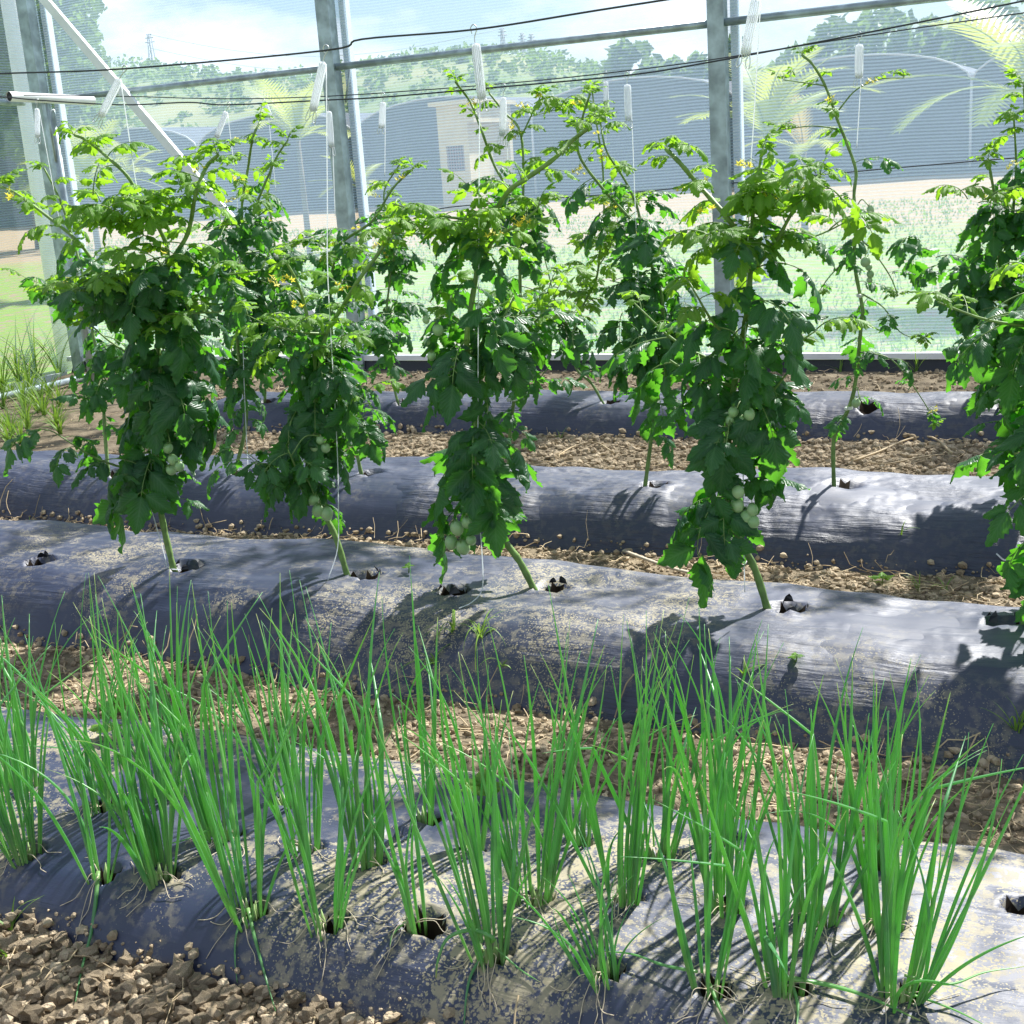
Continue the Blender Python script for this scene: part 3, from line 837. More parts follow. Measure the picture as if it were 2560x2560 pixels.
def seg_at(pts, s):
    acc = 0
    for i in range(len(pts) - 1):
        l = (pts[i + 1] - pts[i]).length
        if acc + l >= s and l > 0:
            return pts[i].lerp(pts[i + 1], (s - acc) / l), (pts[i + 1] - pts[i]).normalized()
        acc += l
    return pts[-1].copy(), (pts[-1] - pts[-2]).normalized()
def plen(pts):
    return sum((pts[i + 1] - pts[i]).length for i in range(len(pts) - 1))

def put(mesh, name, root, p, rz=0, tilt=0, scale=1.0, roll=0):
    o = link(name, mesh, root, loc=tuple(Vector(p) - Vector(ROOT[root.name])))
    o.rotation_euler = (roll, tilt, rz)
    o.scale = (scale,) * 3
    return o

def tomato_plant(seed, base, Y, stems, label, group=None, spacing=0.045, size=1.0, bare=0.16, suckers=9, ztop_young=1.32, r0=0.0095, flowers=3, fruits=(), hang=0, clips=1, dy=0.05, fan=0.0, leanfan=None):
    rg = random.Random(seed)
    root = thing('tomato_plant', tuple(base), label, 'tomato plant', group)
    cur = []
    for si, (pl, r) in enumerate(stems):
        pts = []
        for q in pl:
            if len(q) == 2:
                k = 0.0 if (si == 0 and not pts) else 1.0
                yy = Y + (rg.uniform(-dy, dy) if pts else 0) * k
                pts.append(at(q[0], q[1], yy))
            else:
                pts.append(Vector(q))
        if si == 0:
            pts[0] = Vector(base) + Vector((0, 0, -0.03))
            ym = Y
            for i in range(1, min(4, len(pts))):     # ease from the base into the row plane
                f = i / 4
                yy = base[1] * (1 - f) + Y * f
                q = pl[i]; pts[i] = at(q[0], q[1], yy)
        c = catmull(pts, 5)
        cur.append((c, r))
        rad = [r * (1 - 0.48 * i / (len(c) - 1)) * (1 + 0.10 * math.sin(i * 2.3)) for i in range(len(c))]
        mb = MB(); mb.tube(c, rad, n=8)
        mb.build('stem', MAT['stem'], root)
    # side shoots
    c0 = cur[0][0]; l0 = plen(c0)
    for k in range(suckers):
        cc, r = cur[k % len(cur)] if k % 3 else cur[0]
        l = plen(cc)
        p, d = seg_at(cc, l * rg.uniform(0.2, 0.72) if cc is c0 else l * rg.uniform(0.05, 0.5))
        az = rg.uniform(0, 2 * math.pi); ln = rg.uniform(0.18, 0.42) * size
        o = Vector((math.cos(az), math.sin(az), 0))
        zup = rg.uniform(0.3, 0.75) if p.z < base[2] + 0.8 else rg.uniform(-0.05, 0.3)
        pts = [p, p + o * ln * 0.45 + Vector((0, 0, ln * 0.4 * zup)), p + o * ln * 0.8 + Vector((0, 0, ln * zup))]
        c = catmull(pts, 4)
        cur.append((c, r * 0.5))
        mb = MB(); mb.tube(c, [r * 0.5 * (1 - 0.6 * i / (len(c) - 1)) for i in range(len(c))], n=6); mb.build('side_shoot', MAT['stem'], root)
    zb = base[2]
    az = rg.uniform(0, 6.28)
    for si, (c, r) in enumerate(cur):
        l = plen(c)
        s = bare if si == 0 else 0.03
        while s < l:
            p, d = seg_at(c, s)
            tipd = l - s
            h = (p.z - zb)
            az += 2.4 + rg.uniform(-0.5, 0.5)
            thin = clamp(tipd / 0.6) if si < len(stems) else 0.7
            young = p.z > ztop_young - rg.uniform(0, 0.15) or (tipd < 0.10 and p.z > ztop_young - 0.35)
            if young:
                sc_ = size * rg.uniform(0.7, 1.15) * (0.62 + 0.38 * thin)
                put(rg.choice(YOUNG), 'leaf', root, p, az, rg.uniform(-0.3, 0.25), sc_, rg.uniform(-0.3, 0.3))
            else:
                sc_ = size * rg.uniform(0.62, 1.12) * (1.0 if h > 0.4 else 0.85) * (0.6 + 0.4 * thin)
                put(rg.choice(LEAF), 'leaf', root, p, az, rg.uniform(-0.2, 0.3), sc_, rg.uniform(-0.35, 0.35))
            s += spacing * rg.uniform(0.7, 1.3) * (1.8 - 0.8 * thin)
        if si < len(stems):                    # growing tip
            p = c[-1]
            for k in range(4):
                put(rg.choice(YOUNG), 'leaf', root, p, rg.uniform(0, 6.28), rg.uniform(-0.7, -0.1), size * rg.uniform(0.35, 0.6))
    for k in range(hang):
        p, d = seg_at(c0, rg.uniform(bare + 0.02, bare + 0.55))
        put(rg.choice(HANG), 'leaf', root, p, rg.uniform(0, 6.28), rg.uniform(0.0, 0.3), size * rg.uniform(0.85, 1.15), rg.uniform(-0.3, 0.3))
    for k in range(flowers):
        c, r = cur[rg.randrange(len(stems))]
        l = plen(c)
        p, d = seg_at(c, l * rg.uniform(0.6, 0.98))
        put(rg.choice(FLOWER), 'flower_truss', root, p + Vector((0, -0.03, 0.0)), rg.uniform(3.3, 6.1), rg.uniform(-0.5, 0.4), rg.uniform(0.7, 1.05))
    for (px, py, yy, offs) in fruits:
        q = at(px, py, yy)
        tr = MB()
        s0 = min((p for c, r in cur for p in c), key=lambda p: (p - q).length)
        tr.tube(catmull([s0, (s0 + q) * 0.5 + Vector((0, 0, 0.03)), q], 4), 0.0022, n=5)
        truss = tr.build('fruit_truss', MAT['stem'], root)
        for (dx, dyy, fs) in offs:
            p = at(px + dx, py + dyy, yy + rg.uniform(-0.015, 0.015))
            o = link('tomato', TOMATO, truss, loc=tuple(p - Vector(ROOT[root.name])))
            o.scale = (fs * 0.88, fs * 0.88, fs * rg.uniform(0.84, 0.98))
            o.rotation_euler = (rg.uniform(-0.4, 0.4), rg.uniform(-0.4, 0.4), rg.uniform(0, 6))
    for k in range(clips):
        p, d = seg_at(c0, l0 * (0.18 + 0.5 * k / max(1, clips)) + 0.05)
        o = put(CLIP, 'stem_clip', root, p, rg.uniform(3.6, 5.6), 0, 1.25)
    return root, cur

PL = {}
PL['P1'] = tomato_plant(101, ROW1[0], 3.50, [
    ([(435, 1420), (412, 1330), (396, 1240), (390, 1165), (392, 1060), (400, 950), (395, 860), (392, 790), (400, 720), (427, 655), (470, 582), (490, 482), (517, 416), (545, 388)], 0.0115),
    ([(392, 800), (360, 745), (331, 711), (262, 690), (199, 608), (130, 550), (33, 479), (-10, 466)], 0.008),
    ([(415, 680), (417, 615), (381, 542), (348, 492), (318, 440), (265, 390), (215, 350), (185, 338)], 0.008)],
    'bushy tomato plant with three forked shoots beside the empty planting hole', spacing=0.036, size=1.02, bare=0.27, suckers=20, ztop_young=1.38, flowers=5, hang=17, clips=2, dy=0.06,
    fruits=[(425, 1105, 3.39, [(-5, 15, .95), (8, 45, 1.0), (24, 62, .9), (3, 70, 1.0)]), (430, 730, 3.45, [(0, 0, .75)])])
PL['P2'] = tomato_plant(102, ROW1[1], 3.50, [
    ([(872, 1440), (840, 1345), (805, 1275), (772, 1205), (775, 1100), (790, 1000), (800, 920), (815, 837), (858, 764), (898, 698), (948, 631), (991, 565)], 0.0105),
    ([(790, 950), (785, 880), (772, 810), (755, 740), (735, 690), (715, 655)], 0.0075)],
    'tomato plant with pale yellow-green tips, leaning stem and round-leaved lower sprays', spacing=0.036, size=0.84, bare=0.30, suckers=12, ztop_young=1.16, flowers=5, hang=8, clips=2, dy=0.06,
    fruits=[(800, 1090, 3.40, [(0, 10, .75), (14, 30, .85), (-14, 28, .8)]), (795, 1262, 3.40, [(-10, -12, 1.0), (0, 14, 1.1), (22, 22, 1.15)])])
PL['P3'] = tomato_plant(103, ROW1[2], 3.50, [
    ([(1342, 1470), (1300, 1405), (1255, 1345), (1222, 1290), (1200, 1200), (1192, 1100), (1188, 1000), (1172, 900), (1167, 839), (1185, 722), (1204, 620), (1223, 559), (1270, 480), (1321, 443), (1386, 396), (1432, 350), (1475, 318)], 0.0115),
    ([(1195, 680), (1235, 600), (1300, 560), (1345, 520)], 0.006)],
    'tall tomato plant with thick bare upper stem arching over and green fruit near the film', spacing=0.036, size=0.98, bare=0.30, suckers=11, ztop_young=1.36, flowers=3, hang=6, clips=3, dy=0.05,
    fruits=[(1150, 1310, 3.39, [(-8, 10, 1.15), (18, -4, 1.0), (-22, 46, 1.15), (28, 40, .9), (8, 58, 1.2)]), (1085, 800, 3.41, [(10, 25, .95), (-20, 0, .6), (-6, 90, .75), (-18, 55, .6)]), (1140, 985, 3.39, [(0, 0, 1.25)])])
PL['P4'] = tomato_plant(104, ROW1[3], 3.50, [
    ([(1925, 1522), (1888, 1425), (1850, 1350), (1826, 1280), (1820, 1180), (1822, 1060), (1836, 960), (1850, 880), (1866, 790), (1874, 700), (1874, 629), (1814, 540), (1753, 470), (1702, 410), (1665, 372)], 0.012),
    ([(1874, 680), (1905, 650), (1940, 606), (1986, 522), (2051, 438)], 0.007),
    ([(1872, 640), (1880, 560), (1890, 470), (1905, 380)], 0.0065)],
    'bright-topped tomato plant full of yellow flowers with knobbly stem in a torn hole', spacing=0.036, size=1.0, bare=0.29, suckers=13, ztop_young=1.30, flowers=8, hang=8, clips=2, dy=0.06,
    fruits=[(1845, 1225, 3.39, [(0, 5, 1.0), (-2, 38, 1.05), (20, 68, 1.1), (38, 80, 1.0), (36, 50, .9)]), (1838, 1030, 3.40, [(-5, 0, .8), (18, 22, .8), (35, 5, .85), (-10, 20, .85)])])
PL['P5'] = tomato_plant(105, ROW1[4], 3.50, [
    ([(2560, 1560), (2580, 1440), (2610, 1320), (2625, 1200), (2630, 1050), (2625, 900), (2640, 760), (2660, 600), (2680, 480)], 0.011)],
    'tomato plant cut off by the picture edge, rooted in the front film bed', spacing=0.045, size=1.0, bare=0.2, suckers=7, flowers=2, hang=3, clips=0)

PL['Q0'] = tomato_plant(201, ROW2[0], 4.95, [
    ([(270, 1185), (262, 1080), (255, 960), (230, 820), (210, 700), (180, 590), (150, 500), (110, 420)], 0.009)],
    'tomato plant mostly hidden behind the bushy three-forked one', spacing=0.05, size=0.95, bare=0.2, suckers=8, flowers=3, clips=0)
PL['Q1'] = tomato_plant(202, ROW2[1], 4.95, [
    ([(580, 1182), (610, 1090), (615, 1014), (600, 920), (592, 823), (596, 699), (605, 600), (605, 512), (620, 420), (632, 345), (650, 305)], 0.0095),
    ([(603, 620), (630, 540), (652, 484), (690, 396), (720, 350)], 0.007)],
    'dense tomato plant with a leafy crown reaching the middle wire', spacing=0.040, size=1.0, bare=0.25, suckers=13, ztop_young=1.55, flowers=4, clips=1)
PL['Q2'] = tomato_plant(203, ROW2[2], 4.95, [
    ([(905, 1185), (880, 1080), (850, 980), (835, 880), (825, 780), (829, 698), (839, 631), (865, 598), (931, 552), (981, 472), (1031, 423)], 0.009)],
    'curving tomato plant in front of the galvanised post and behind the pale-tipped plant', spacing=0.040, size=0.88, bare=0.25, suckers=11, ztop_young=1.45, flowers=4, clips=1)
PL['Q3'] = tomato_plant(204, ROW2[3], 4.95, [
    ([(1268, 1190), (1275, 1080), (1290, 960), (1300, 830), (1300, 700), (1295, 580), (1270, 480), (1232, 405), (1204, 326), (1176, 256), (1139, 205)], 0.009),
    ([(1298, 600), (1308, 480), (1302, 335), (1260, 280), (1223, 233)], 0.007),
    ([(1302, 345), (1330, 285), (1352, 240)], 0.004)],
    'thin-stemmed tomato plant with several slender shoots crossing the two far wires', spacing=0.05, size=0.85, bare=0.2, suckers=10, ztop_young=1.62, flowers=5, clips=1)
PL['Q4'] = tomato_plant(205, ROW2[4], 4.95, [
    ([(1610, 1212), (1625, 1120), (1640, 1000), (1655, 880), (1656, 755), (1642, 699), (1605, 606), (1577, 550), (1502, 466), (1446, 382), (1455, 300), (1475, 235)], 0.009),
    ([(1606, 610), (1595, 526), (1563, 452), (1516, 377), (1500, 300)], 0.0065)],
    'tomato plant whose two stems cross left towards the arching front plant', spacing=0.040, size=0.92, bare=0.25, suckers=11, ztop_young=1.5, flowers=6, clips=1)
PL['Q5'] = tomato_plant(206, ROW2[5], 4.95, [
    ([(2085, 1212), (2084, 1103), (2103, 1061), (2135, 977), (2154, 800), (2156, 769), (2135, 652), (2140, 582), (2135, 489), (2140, 429), (2121, 368), (2093, 298), (2065, 219), (2033, 163), (2005, 138)], 0.0085),
    ([(2140, 590), (2180, 625), (2225, 690), (2245, 740)], 0.0035), ([(2156, 735), (2210, 770), (2250, 830), (2310, 850)], 0.003),
    ([(2097, 275), (2140, 225), (2200, 198), (2260, 195)], 0.003), ([(2066, 215), (2020, 208), (1960, 200)], 0.003), ([(2094, 322), (2030, 315), (1950, 325)], 0.003),
    ([(2125, 640), (2075, 690), (2040, 740)], 0.003), ([(2150, 880), (2230, 900), (2300, 990), (2340, 1060)], 0.003)],
    'sparse lanky tomato plant with long bare stem and few leaves', spacing=0.085, size=0.66, bare=0.25, suckers=0, ztop_young=1.6, flowers=3, clips=2, dy=0.02,
    fruits=[(2172, 515, 4.86, [(4, 10, .75), (6, 30, .75), (2, 50, .6)]), (2162, 640, 4.86, [(2, 15, 1.0), (10, 28, .7), (14, 45, .75), (12, 60, .6)]), (2150, 1000, 4.86, [(-10, 8, .9)])])
PL['Q6'] = tomato_plant(207, ROW2[6], 4.95, [
    ([(2552, 1236), (2540, 1130), (2530, 1000), (2525, 870), (2513, 736), (2499, 652), (2489, 512), (2470, 396)], 0.009),
    ([(2525, 860), (2560, 740), (2575, 600), (2570, 460), (2565, 300), (2560, 220)], 0.0085), ([(2515, 700), (2530, 560), (2540, 420), (2535, 300)], 0.006)],
    'dark dense tomato plant beside the yellow palm fronds at the edge of view', spacing=0.036, size=0.95, bare=0.22, suckers=13, ztop_young=1.6, flowers=3, clips=1)
PL['R1'] = tomato_plant(301, ROW3[0], 7.05, [
    ([(660, 1003), (668, 900), (680, 780), (690, 660), (680, 560), (670, 480), (680, 420)], 0.009)],
    'tomato plant by the net wall behind the leafy-crowned plant', 'plants by net', spacing=0.05, size=1.0, bare=0.2, suckers=9, ztop_young=1.5, flowers=3, clips=0)
PL['R2'] = tomato_plant(302, ROW3[1], 7.05, [
    ([(996, 1004), (975, 930), (962, 870), (965, 790), (975, 700), (985, 640), (975, 560), (960, 480), (1000, 410)], 0.0085)],
    'tomato plant by the net wall with its pale base showing on the short bed', spacing=0.055, size=0.95, bare=0.25, suckers=9, ztop_young=1.45, flowers=3, clips=0)
PL['R3'] = tomato_plant(303, ROW3[2], 7.05, [
    ([(1512, 1005), (1480, 960), (1440, 920), (1430, 850), (1455, 770), (1490, 700), (1500, 620), (1510, 520), (1505, 400), (1490, 300), (1480, 225)], 0.0085),
    ([(1435, 880), (1400, 800), (1380, 720), (1360, 640)], 0.006)],
    'light green broad-leaved tomato plant by the net between two front plants', spacing=0.05, size=1.0, bare=0.22, suckers=12, ztop_young=0.75, flowers=3, clips=0)
PL['R4'] = tomato_plant(304, ROW3[3], 7.05, [
    ([(2500, 1012), (2510, 930), (2530, 850), (2525, 760), (2520, 640), (2530, 520)], 0.0085)],
    'tomato plant on the short bed behind the dark dense one', spacing=0.055, size=1.0, bare=0.2, suckers=9, ztop_young=0.7, flowers=1, clips=0)

# ------------------------------------------------------------------ string hooks
def hook(px0, py0, px1, py1, Y, strbot, label, strleft=0.0, tail=None):
    a = at(px0, py0, Y); bpt = at(px1, py1, Y - 0.01)
    root = thing('string_hook', tuple(a), label, 'string hook')
    d = (bpt - a); ln = d.length; d.normalize()
    sd = d.cross(Vector((0, 1, 0))).normalized()
    mb = MB()
    mb.tube(catmull([a + Vector((-0.006, 0, -0.012)), a + Vector((-0.010, 0, 0.002)), a + Vector((0, 0, 0.012)), a + Vector((0.010, 0, 0.0)), a + d * (ln * 0.10), a + d * (ln * 0.2)], 4), 0.0016, n=6)
    for s_ in (-1, 1):
        e0 = a + d * (ln * 0.82) + sd * (0.008 * s_); e1 = a + d * ln + sd * (0.016 * s_)
        mb.tube(catmull([e0, a + d * (ln * 0.95) + sd * (0.006 * s_), e1, a + d * (ln * 0.94) + sd * (0.018 * s_), a + d * (ln * 0.84) + sd * (0.013 * s_)], 4), 0.0015, n=5)
    mb.build('hook_wire', MAT['hook'], root)
    mb = MB()
    # wound twine: many side by side strands running along the hook
    for k in range(11):
        u = -1 + 2 * k / 10
        for s_ in ((-1,) if k % 2 else (1,)):
            off = sd * (0.0125 * u) + Vector((0, 0.004 * s_ * math.sqrt(max(0, 1 - u * u * 0.7)), 0))
            w_ = rng.uniform(-0.01, 0.01)
            pts = [a + d * (ln * (0.17 + 0.02 * abs(u))) + off * 0.8, a + d * (ln * 0.26) + off, a + d * (ln * 0.6) + off * (1.05 + w_), a + d * (ln * (0.86 - 0.03 * abs(u))) + off * 0.95]
            mb.tube(catmull(pts, 2), 0.0019, n=5)
    mb.build('wound_twine', MAT['twine'], root)
    mb = MB()
    s0 = a + d * (ln * 0.22) + sd * 0.014
    e = Vector(strbot)
    pts = [s0, s0.lerp(e, 0.3), s0.lerp(e, 0.65), e]
    if tail:
        pts += [Vector(t) for t in tail]
    mb.tube(catmull(pts, 5), 0.0017, n=5)
    mb.build('string', MAT['twine'], root)
    return root
def tl(pts, Y):
    return [at(x, y, Y) for x, y in pts]
hook(312, 172, 240, 312, 3.5, at(355, 560, 3.48), 'white twine hook tilted on the front wire by the diagonal brace', tail=tl([(372, 900), (378, 1160), (372, 1240), (392, 1320), (412, 1390)], 3.45) + [onb('one', 424, 1420) + Vector((0, -0.01, 0.005)), onb('one', 452, 1428) + Vector((0, 0, 0.005))])
hook(815, 122, 775, 305, 3.5, at(820, 700, 3.48), 'white twine hook hanging at the galvanised post on the front wire', tail=tl([(842, 1100), (846, 1260), (844, 1370)], 3.45) + [onb('one', 822, 1452) + Vector((0, -0.005, 0.004))])
hook(1184, 72, 1208, 280, 3.5, at(1197, 600, 3.46), 'white twine hook hanging upright above the arching tomato stem', tail=tl([(1195, 1000), (1196, 1250), (1205, 1380), (1206, 1470)], 3.42) + [onb('one', 1180, 1510) + Vector((0, 0, 0.006)), onb('one', 1148, 1525) + Vector((0, 0, 0.006))])
hook(1898, -42, 1856, 170, 3.5, at(1874, 480, 3.46), 'large white twine hook over the yellow-flowered tomato plant', tail=tl([(1862, 900), (1858, 1250), (1862, 1480)], 3.44))
hook(92, 252, 94, 360, 4.95, at(150, 560, 4.92), 'white twine hook beneath the open-ended cross pipe')
hook(572, 262, 535, 358, 4.95, at(592, 470, 4.92), 'white twine hook just above the leafy crown tip, left of the galvanised post', tail=tl([(605, 800), (612, 1000), (622, 1200), (628, 1245)], 4.82))
hook(820, 254, 830, 390, 4.95, at(838, 540, 4.92), 'white twine hook in front of the galvanised post, below the front-wire hook')
hook(958, 238, 952, 335, 4.95, at(962, 440, 4.92), 'small white twine hook against the dark shade house between post and cream hut')
hook(1259, 217, 1254, 362, 4.95, at(1275, 620, 4.92), 'white twine hook among the slender shoots crossing the far wires')
hook(1567, 187, 1572, 322, 4.95, at(1590, 560, 4.92), 'white twine hook hanging free beside the crossing tomato stems', tail=tl([(1600, 800), (1605, 1000)], 4.9))
hook(2148, 88, 2147, 215, 4.95, at(2142, 370, 4.92), 'white twine hook above the lanky sparse tomato plant')
hook(660, 252, 680, 300, 7.05, at(690, 480, 7.0), 'far white twine hook behind the leafy crown on the net-side wire')
hook(1514, 184, 1516, 295, 7.05, at(1512, 420, 7.0), 'far white twine hook on the net-side wire beside the free hanging one')

# ------------------------------------------------------------------ spring onions
def onion_leaf(L0, bend, kink, rg, r0):
    mb = MB()
    n = 16
    pts = []; rad = []
    p = Vector((0, 0, 0)); a = 0.0
    w = rg.uniform(-0.25, 0.25)
    for i in range(n + 1):
        v = i / n
        pts.append(p.copy())
        rad.append(max(0.0004, r0 * (0.62 + 0.5 * min(1, v * 3.5)) * (1 - v ** 2.2) ** 0.85))
        a = bend * v ** 1.7 + (kink if v > 0.62 else 0)
        p = p + Vector((math.sin(a), math.sin(w * v * 2) * 0.15, math.cos(a))) * (L0 / n)
    mb.tube(pts, rad, n=7, flat=0.72)
    return mb.mesh('onion_leaf', MAT['onion'])
orr = random.Random(5)
OL = [onion_leaf(1.0 * 0.5, orr.uniform(-0.35, 0.7), 0, orr, orr.uniform(0.0026, 0.0045)) for _ in range(26)]
OLB = [onion_leaf(0.5, orr.uniform(0.9, 1.7), 0, orr, 0.0034) for _ in range(8)]
OLK = [onion_leaf(0.5, orr.uniform(0.1, 0.3), orr.uniform(0.5, 1.2), orr, 0.0048) for _ in range(5)]
OLT = [onion_leaf(0.5, orr.uniform(0.1, 0.7), 0, orr, 0.0030) for _ in range(8)]
ONLAB = {
    0: 'full spring onion clump at the bed edge next to the sparse splayed one', 1: 'sparse spring onion with few splayed leaves and one leaf hanging down the film',
    2: 'dense fine-leaved spring onion clump beside the sparse splayed one', 3: 'broad-leaved spring onion clump with two leaves trailing onto the clods',
    4: 'open V-shaped spring onion clump beside the one trailing onto the clods', 5: 'narrow tall spring onion standing in an open dark planting hole',
    6: 'spring onion clump with one leaf curling over in a hoop', 7: 'small wispy spring onion clump in a torn hole, leaves arching sideways',
    8: 'few-leaved forked spring onion at the dark hole near the bed edge', 9: 'full upright spring onion clump with a long leaf lying on the film', 10: 'wide spreading spring onion clump on the pale dusty end of the bed',
    11: 'upright onion clump rising directly behind the sparse splayed one', 12: 'onion clump between the fine-leaved and the clod-trailing clumps, one row back',
    13: 'slim-leaved onion clump behind the open V-shaped one', 14: 'upright onion clump behind the narrow tall one, beside an open hole',
    15: 'full onion clump behind the hoop-leaved one', 16: 'tall full onion clump behind the small wispy one', 17: 'onion clump right behind the forked one at the dark hole',
    18: 'onion clump behind the upright one whose leaf lies on the film', 19: 'onion clump half hidden behind the wide spreading one',
    20: 'onion clump at the back edge behind the full bed-edge clump', 21: 'onion clump at the back edge behind the slim-leaved one', 22: 'thin tall onion standing at the back edge before the shaded clods',
    23: 'short yellowish spring onion clump in the far onion row', 24: 'short spreading onion clump at the back edge behind the tall full one', 25: 'onion clump at the back edge below the flowering tomato plant',
    26: 'onion clump at the back edge beside the green weed', 27: 'onion clump at the back edge behind the dense fine-leaved one', 28: 'onion clump at the back edge beside the pale clover-like weed',
}
LOWROOT = []
for i, (o, p) in enumerate(zip(ONIONS, ONPOS)):
    px, py, nl, ln, spread, laz, lean, kd = o
    ln *= 1.04 if px < 1000 else (0.96 if px < 1900 else 0.86)
    spread *= 0.74
    rg = random.Random(500 + i)
    row = 'edge' if i < 11 else ('middle' if i < 20 else 'far')
    lab = ONLAB.get(i, 'upright green spring onion clump in the %s row of the onion bed' % row)
    root = thing('spring_onion', (p.x, p.y, p.z - 0.02), lab, 'spring onion', 'spring onions in the film bed')
    lv = Vector((math.cos(R(laz)), math.sin(R(laz)), 0)) * math.sin(R(lean))
    if kd == 'n': nl = int(nl * 1.35)
    for k in range(nl):
        az = rg.uniform(0, 2 * math.pi)
        sp_ = R(spread) * math.sqrt(rg.random()) * (1.15 if rg.random() < 0.85 else 1.9)
        dirv = Vector((math.cos(az) * math.sin(sp_), math.sin(az) * math.sin(sp_), math.cos(sp_))) + lv
        dirv.normalize()
        br = 0.012 + 0.010 * rg.random()
        if nl > 12: br += 0.008
        loc = (br * math.cos(az), br * math.sin(az), -0.01)
        src = OL
        u = rg.random()
        if kd == 'small': src = OLT
        elif u < 0.07: src = OLB
        elif u < 0.14: src = OLK
        elif kd == 'n' and u < 0.35 and i in (2, 0, 13, 24): src = OLT
        lf = link('leaf', rg.choice(src), root, loc=loc)
        q = dirv.to_track_quat('Z', 'Y')
        lf.rotation_euler = (q.to_matrix().to_4x4() @ Matrix.Rotation(az - math.atan2(dirv.y, dirv.x) + rg.uniform(-1.6, 1.6), 4, 'Z')).to_euler()
        f = ln / 0.5 * rg.choice((1, 1, 0.95, 0.85, 0.7, 0.5)) * rg.uniform(0.88, 1.08)
        w_ = rg.uniform(0.85, 1.3); lf.scale = (w_, w_, f)
        if kd == 'yellow' or (i == 4 and k < 2):
            pass
    # bulb base
    mb = MB()
    for k in range(max(2, nl // 4)):
        az = rg.uniform(0, 6.28); q = Vector((p.x + 0.014 * math.cos(az), p.y + 0.014 * math.sin(az), p.z - 0.03))
        mb.tube([q, q + Vector((0, 0, 0.03)), q + Vector((0.004 * math.cos(az), 0.004 * math.sin(az), 0.055))], [0.0055, 0.0052, 0.0008], n=7)
    mb.build('bulb', MAT['onion_dry'], root)
    if i < 20:
        mb = MB()
        for k in range(rg.randint(4, 7)):
            az = rg.uniform(3.0, 6.5); pts = []
            x, y = p.x, p.y
            for s in range(6):
                zz = max(0, bed_raw('onion', x, y)) + 0.004 + (0.014 if s in (1, 2) else 0)
                pts.append((x, y, zz))
                az += rg.uniform(-0.7, 0.7); st = rg.uniform(0.012, 0.026)
                x += math.cos(az) * st; y += math.sin(az) * st
            mb.tube(catmull(pts, 3), 0.0009, n=4)
        mb.build('roots', MAT['root'], root)
    PL['O%d' % i] = root
def trail(root, pxs, r=0.0042, mat='onion', name='trailing_leaf', lift=0.006):
    pts = []
    for px, py in pxs:
        q = on(px, py, floor_h, 0.1); pts.append(q + Vector((0, 0, lift)))
    pts[0].z += 0.01
    c = catmull(pts, 5)
    mb = MB(); mb.tube(c, [r * (1 - 0.75 * (i / (len(c) - 1)) ** 1.5) for i in range(len(c))], n=6, flat=0.6)
    mb.build(name, MAT[mat], root)
trail(PL['O1'], [(248, 2195), (240, 2260), (228, 2340), (205, 2430), (190, 2510)], 0.0046)
trail(PL['O3'], [(618, 2288), (592, 2340), (588, 2400), (594, 2465)], 0.0030)
trail(PL['O3'], [(622, 2288), (640, 2360), (662, 2440), (690, 2535)], 0.0036)
trail(PL['O6'], [(1218, 2395), (1180, 2440), (1166, 2500), (1160, 2580)], 0.0040)
trail(PL['O6'], [(1240, 2388), (1300, 2430), (1350, 2462)], 0.0026)
trail(PL['O9'], [(1968, 2475), (2070, 2480), (2170, 2510), (2300, 2570)], 0.0062, lift=0.014)
trail(PL['O9'], [(1980, 2480), (1995, 2520), (1992, 2580)], 0.0036)
trail(PL['O8'], [(1745, 2470), (1660, 2440), (1580, 2412), (1500, 2405)], 0.0040, lift=0.022)
trail(PL['O8'], [(1775, 2480), (1800, 2530), (1830, 2590)], 0.0034)
trail(PL['O5'], [(1030, 2310), (985, 2340), (975, 2375)], 0.003)
trail(PL['O10'], [(2260, 2490), (2370, 2500), (2460, 2470), (2560, 2455)], 0.0034, lift=0.03)
trail(PL['O10'], [(2260, 2500), (2380, 2530), (2470, 2575)], 0.003)
trail(PL['O12'], [(560, 2100), (470, 2130), (380, 2150)], 0.003, lift=0.03)
trail(PL['O0'], [(80, 2140), (30, 2150), (-20, 2175)], 0.0042, lift=0.03)
hoop = [onb('onion', 1225, 2385) + Vector((0, 0, 0.02)), at(1232, 2345, 1.80), at(1180, 2325, 1.80), at(1120, 2345, 1.77), at(1095, 2400, 1.74), at(1090, 2445, 1.73)]
mb = MB(); c = catmull(hoop, 5); mb.tube(c, [0.0042 * (1 - 0.7 * (i / (len(c) - 1)) ** 2) for i in range(len(c))], n=6, flat=0.7); mb.build('curled_leaf', MAT['onion'], PL['O6'])

# ------------------------------------------------------------------ clods, straw, debris
cr_ = random.Random(77)
def ico(sub, seed, rough):
    import bmesh
    bm = bmesh.new(); bmesh.ops.create_icosphere(bm, subdivisions=sub, radius=1.0)
    ax = (1, cr_.uniform(0.65, 0.95), cr_.uniform(0.55, 0.85))
    for v in bm.verts:
        c = v.co
        f = 1 + rough * nz(c.x * 1.3 + seed * 7, c.y * 1.3, c.z * 1.3) + rough * 0.6 * nz(c.x * 3 + seed, c.y * 3, c.z * 3 + 5)
        v.co = Vector((c.x * f * ax[0], c.y * f * ax[1], c.z * f * ax[2]))
    vs = [v.co.copy() for v in bm.verts]; fs = [tuple(q.index for q in f.verts) for f in bm.faces]
    bm.free(); return vs, fs
ICOL = [ico(1, k + 50, 0.45) for k in range(10)]
CLODM = []
for vs, fs in [ico(2, k + 20, 0.75) for k in range(18)]:
    mb = MB(); mb.add(vs, fs); CLODM.append(mb.mesh('clod', MAT['clod'], smooth=False))
spots = []
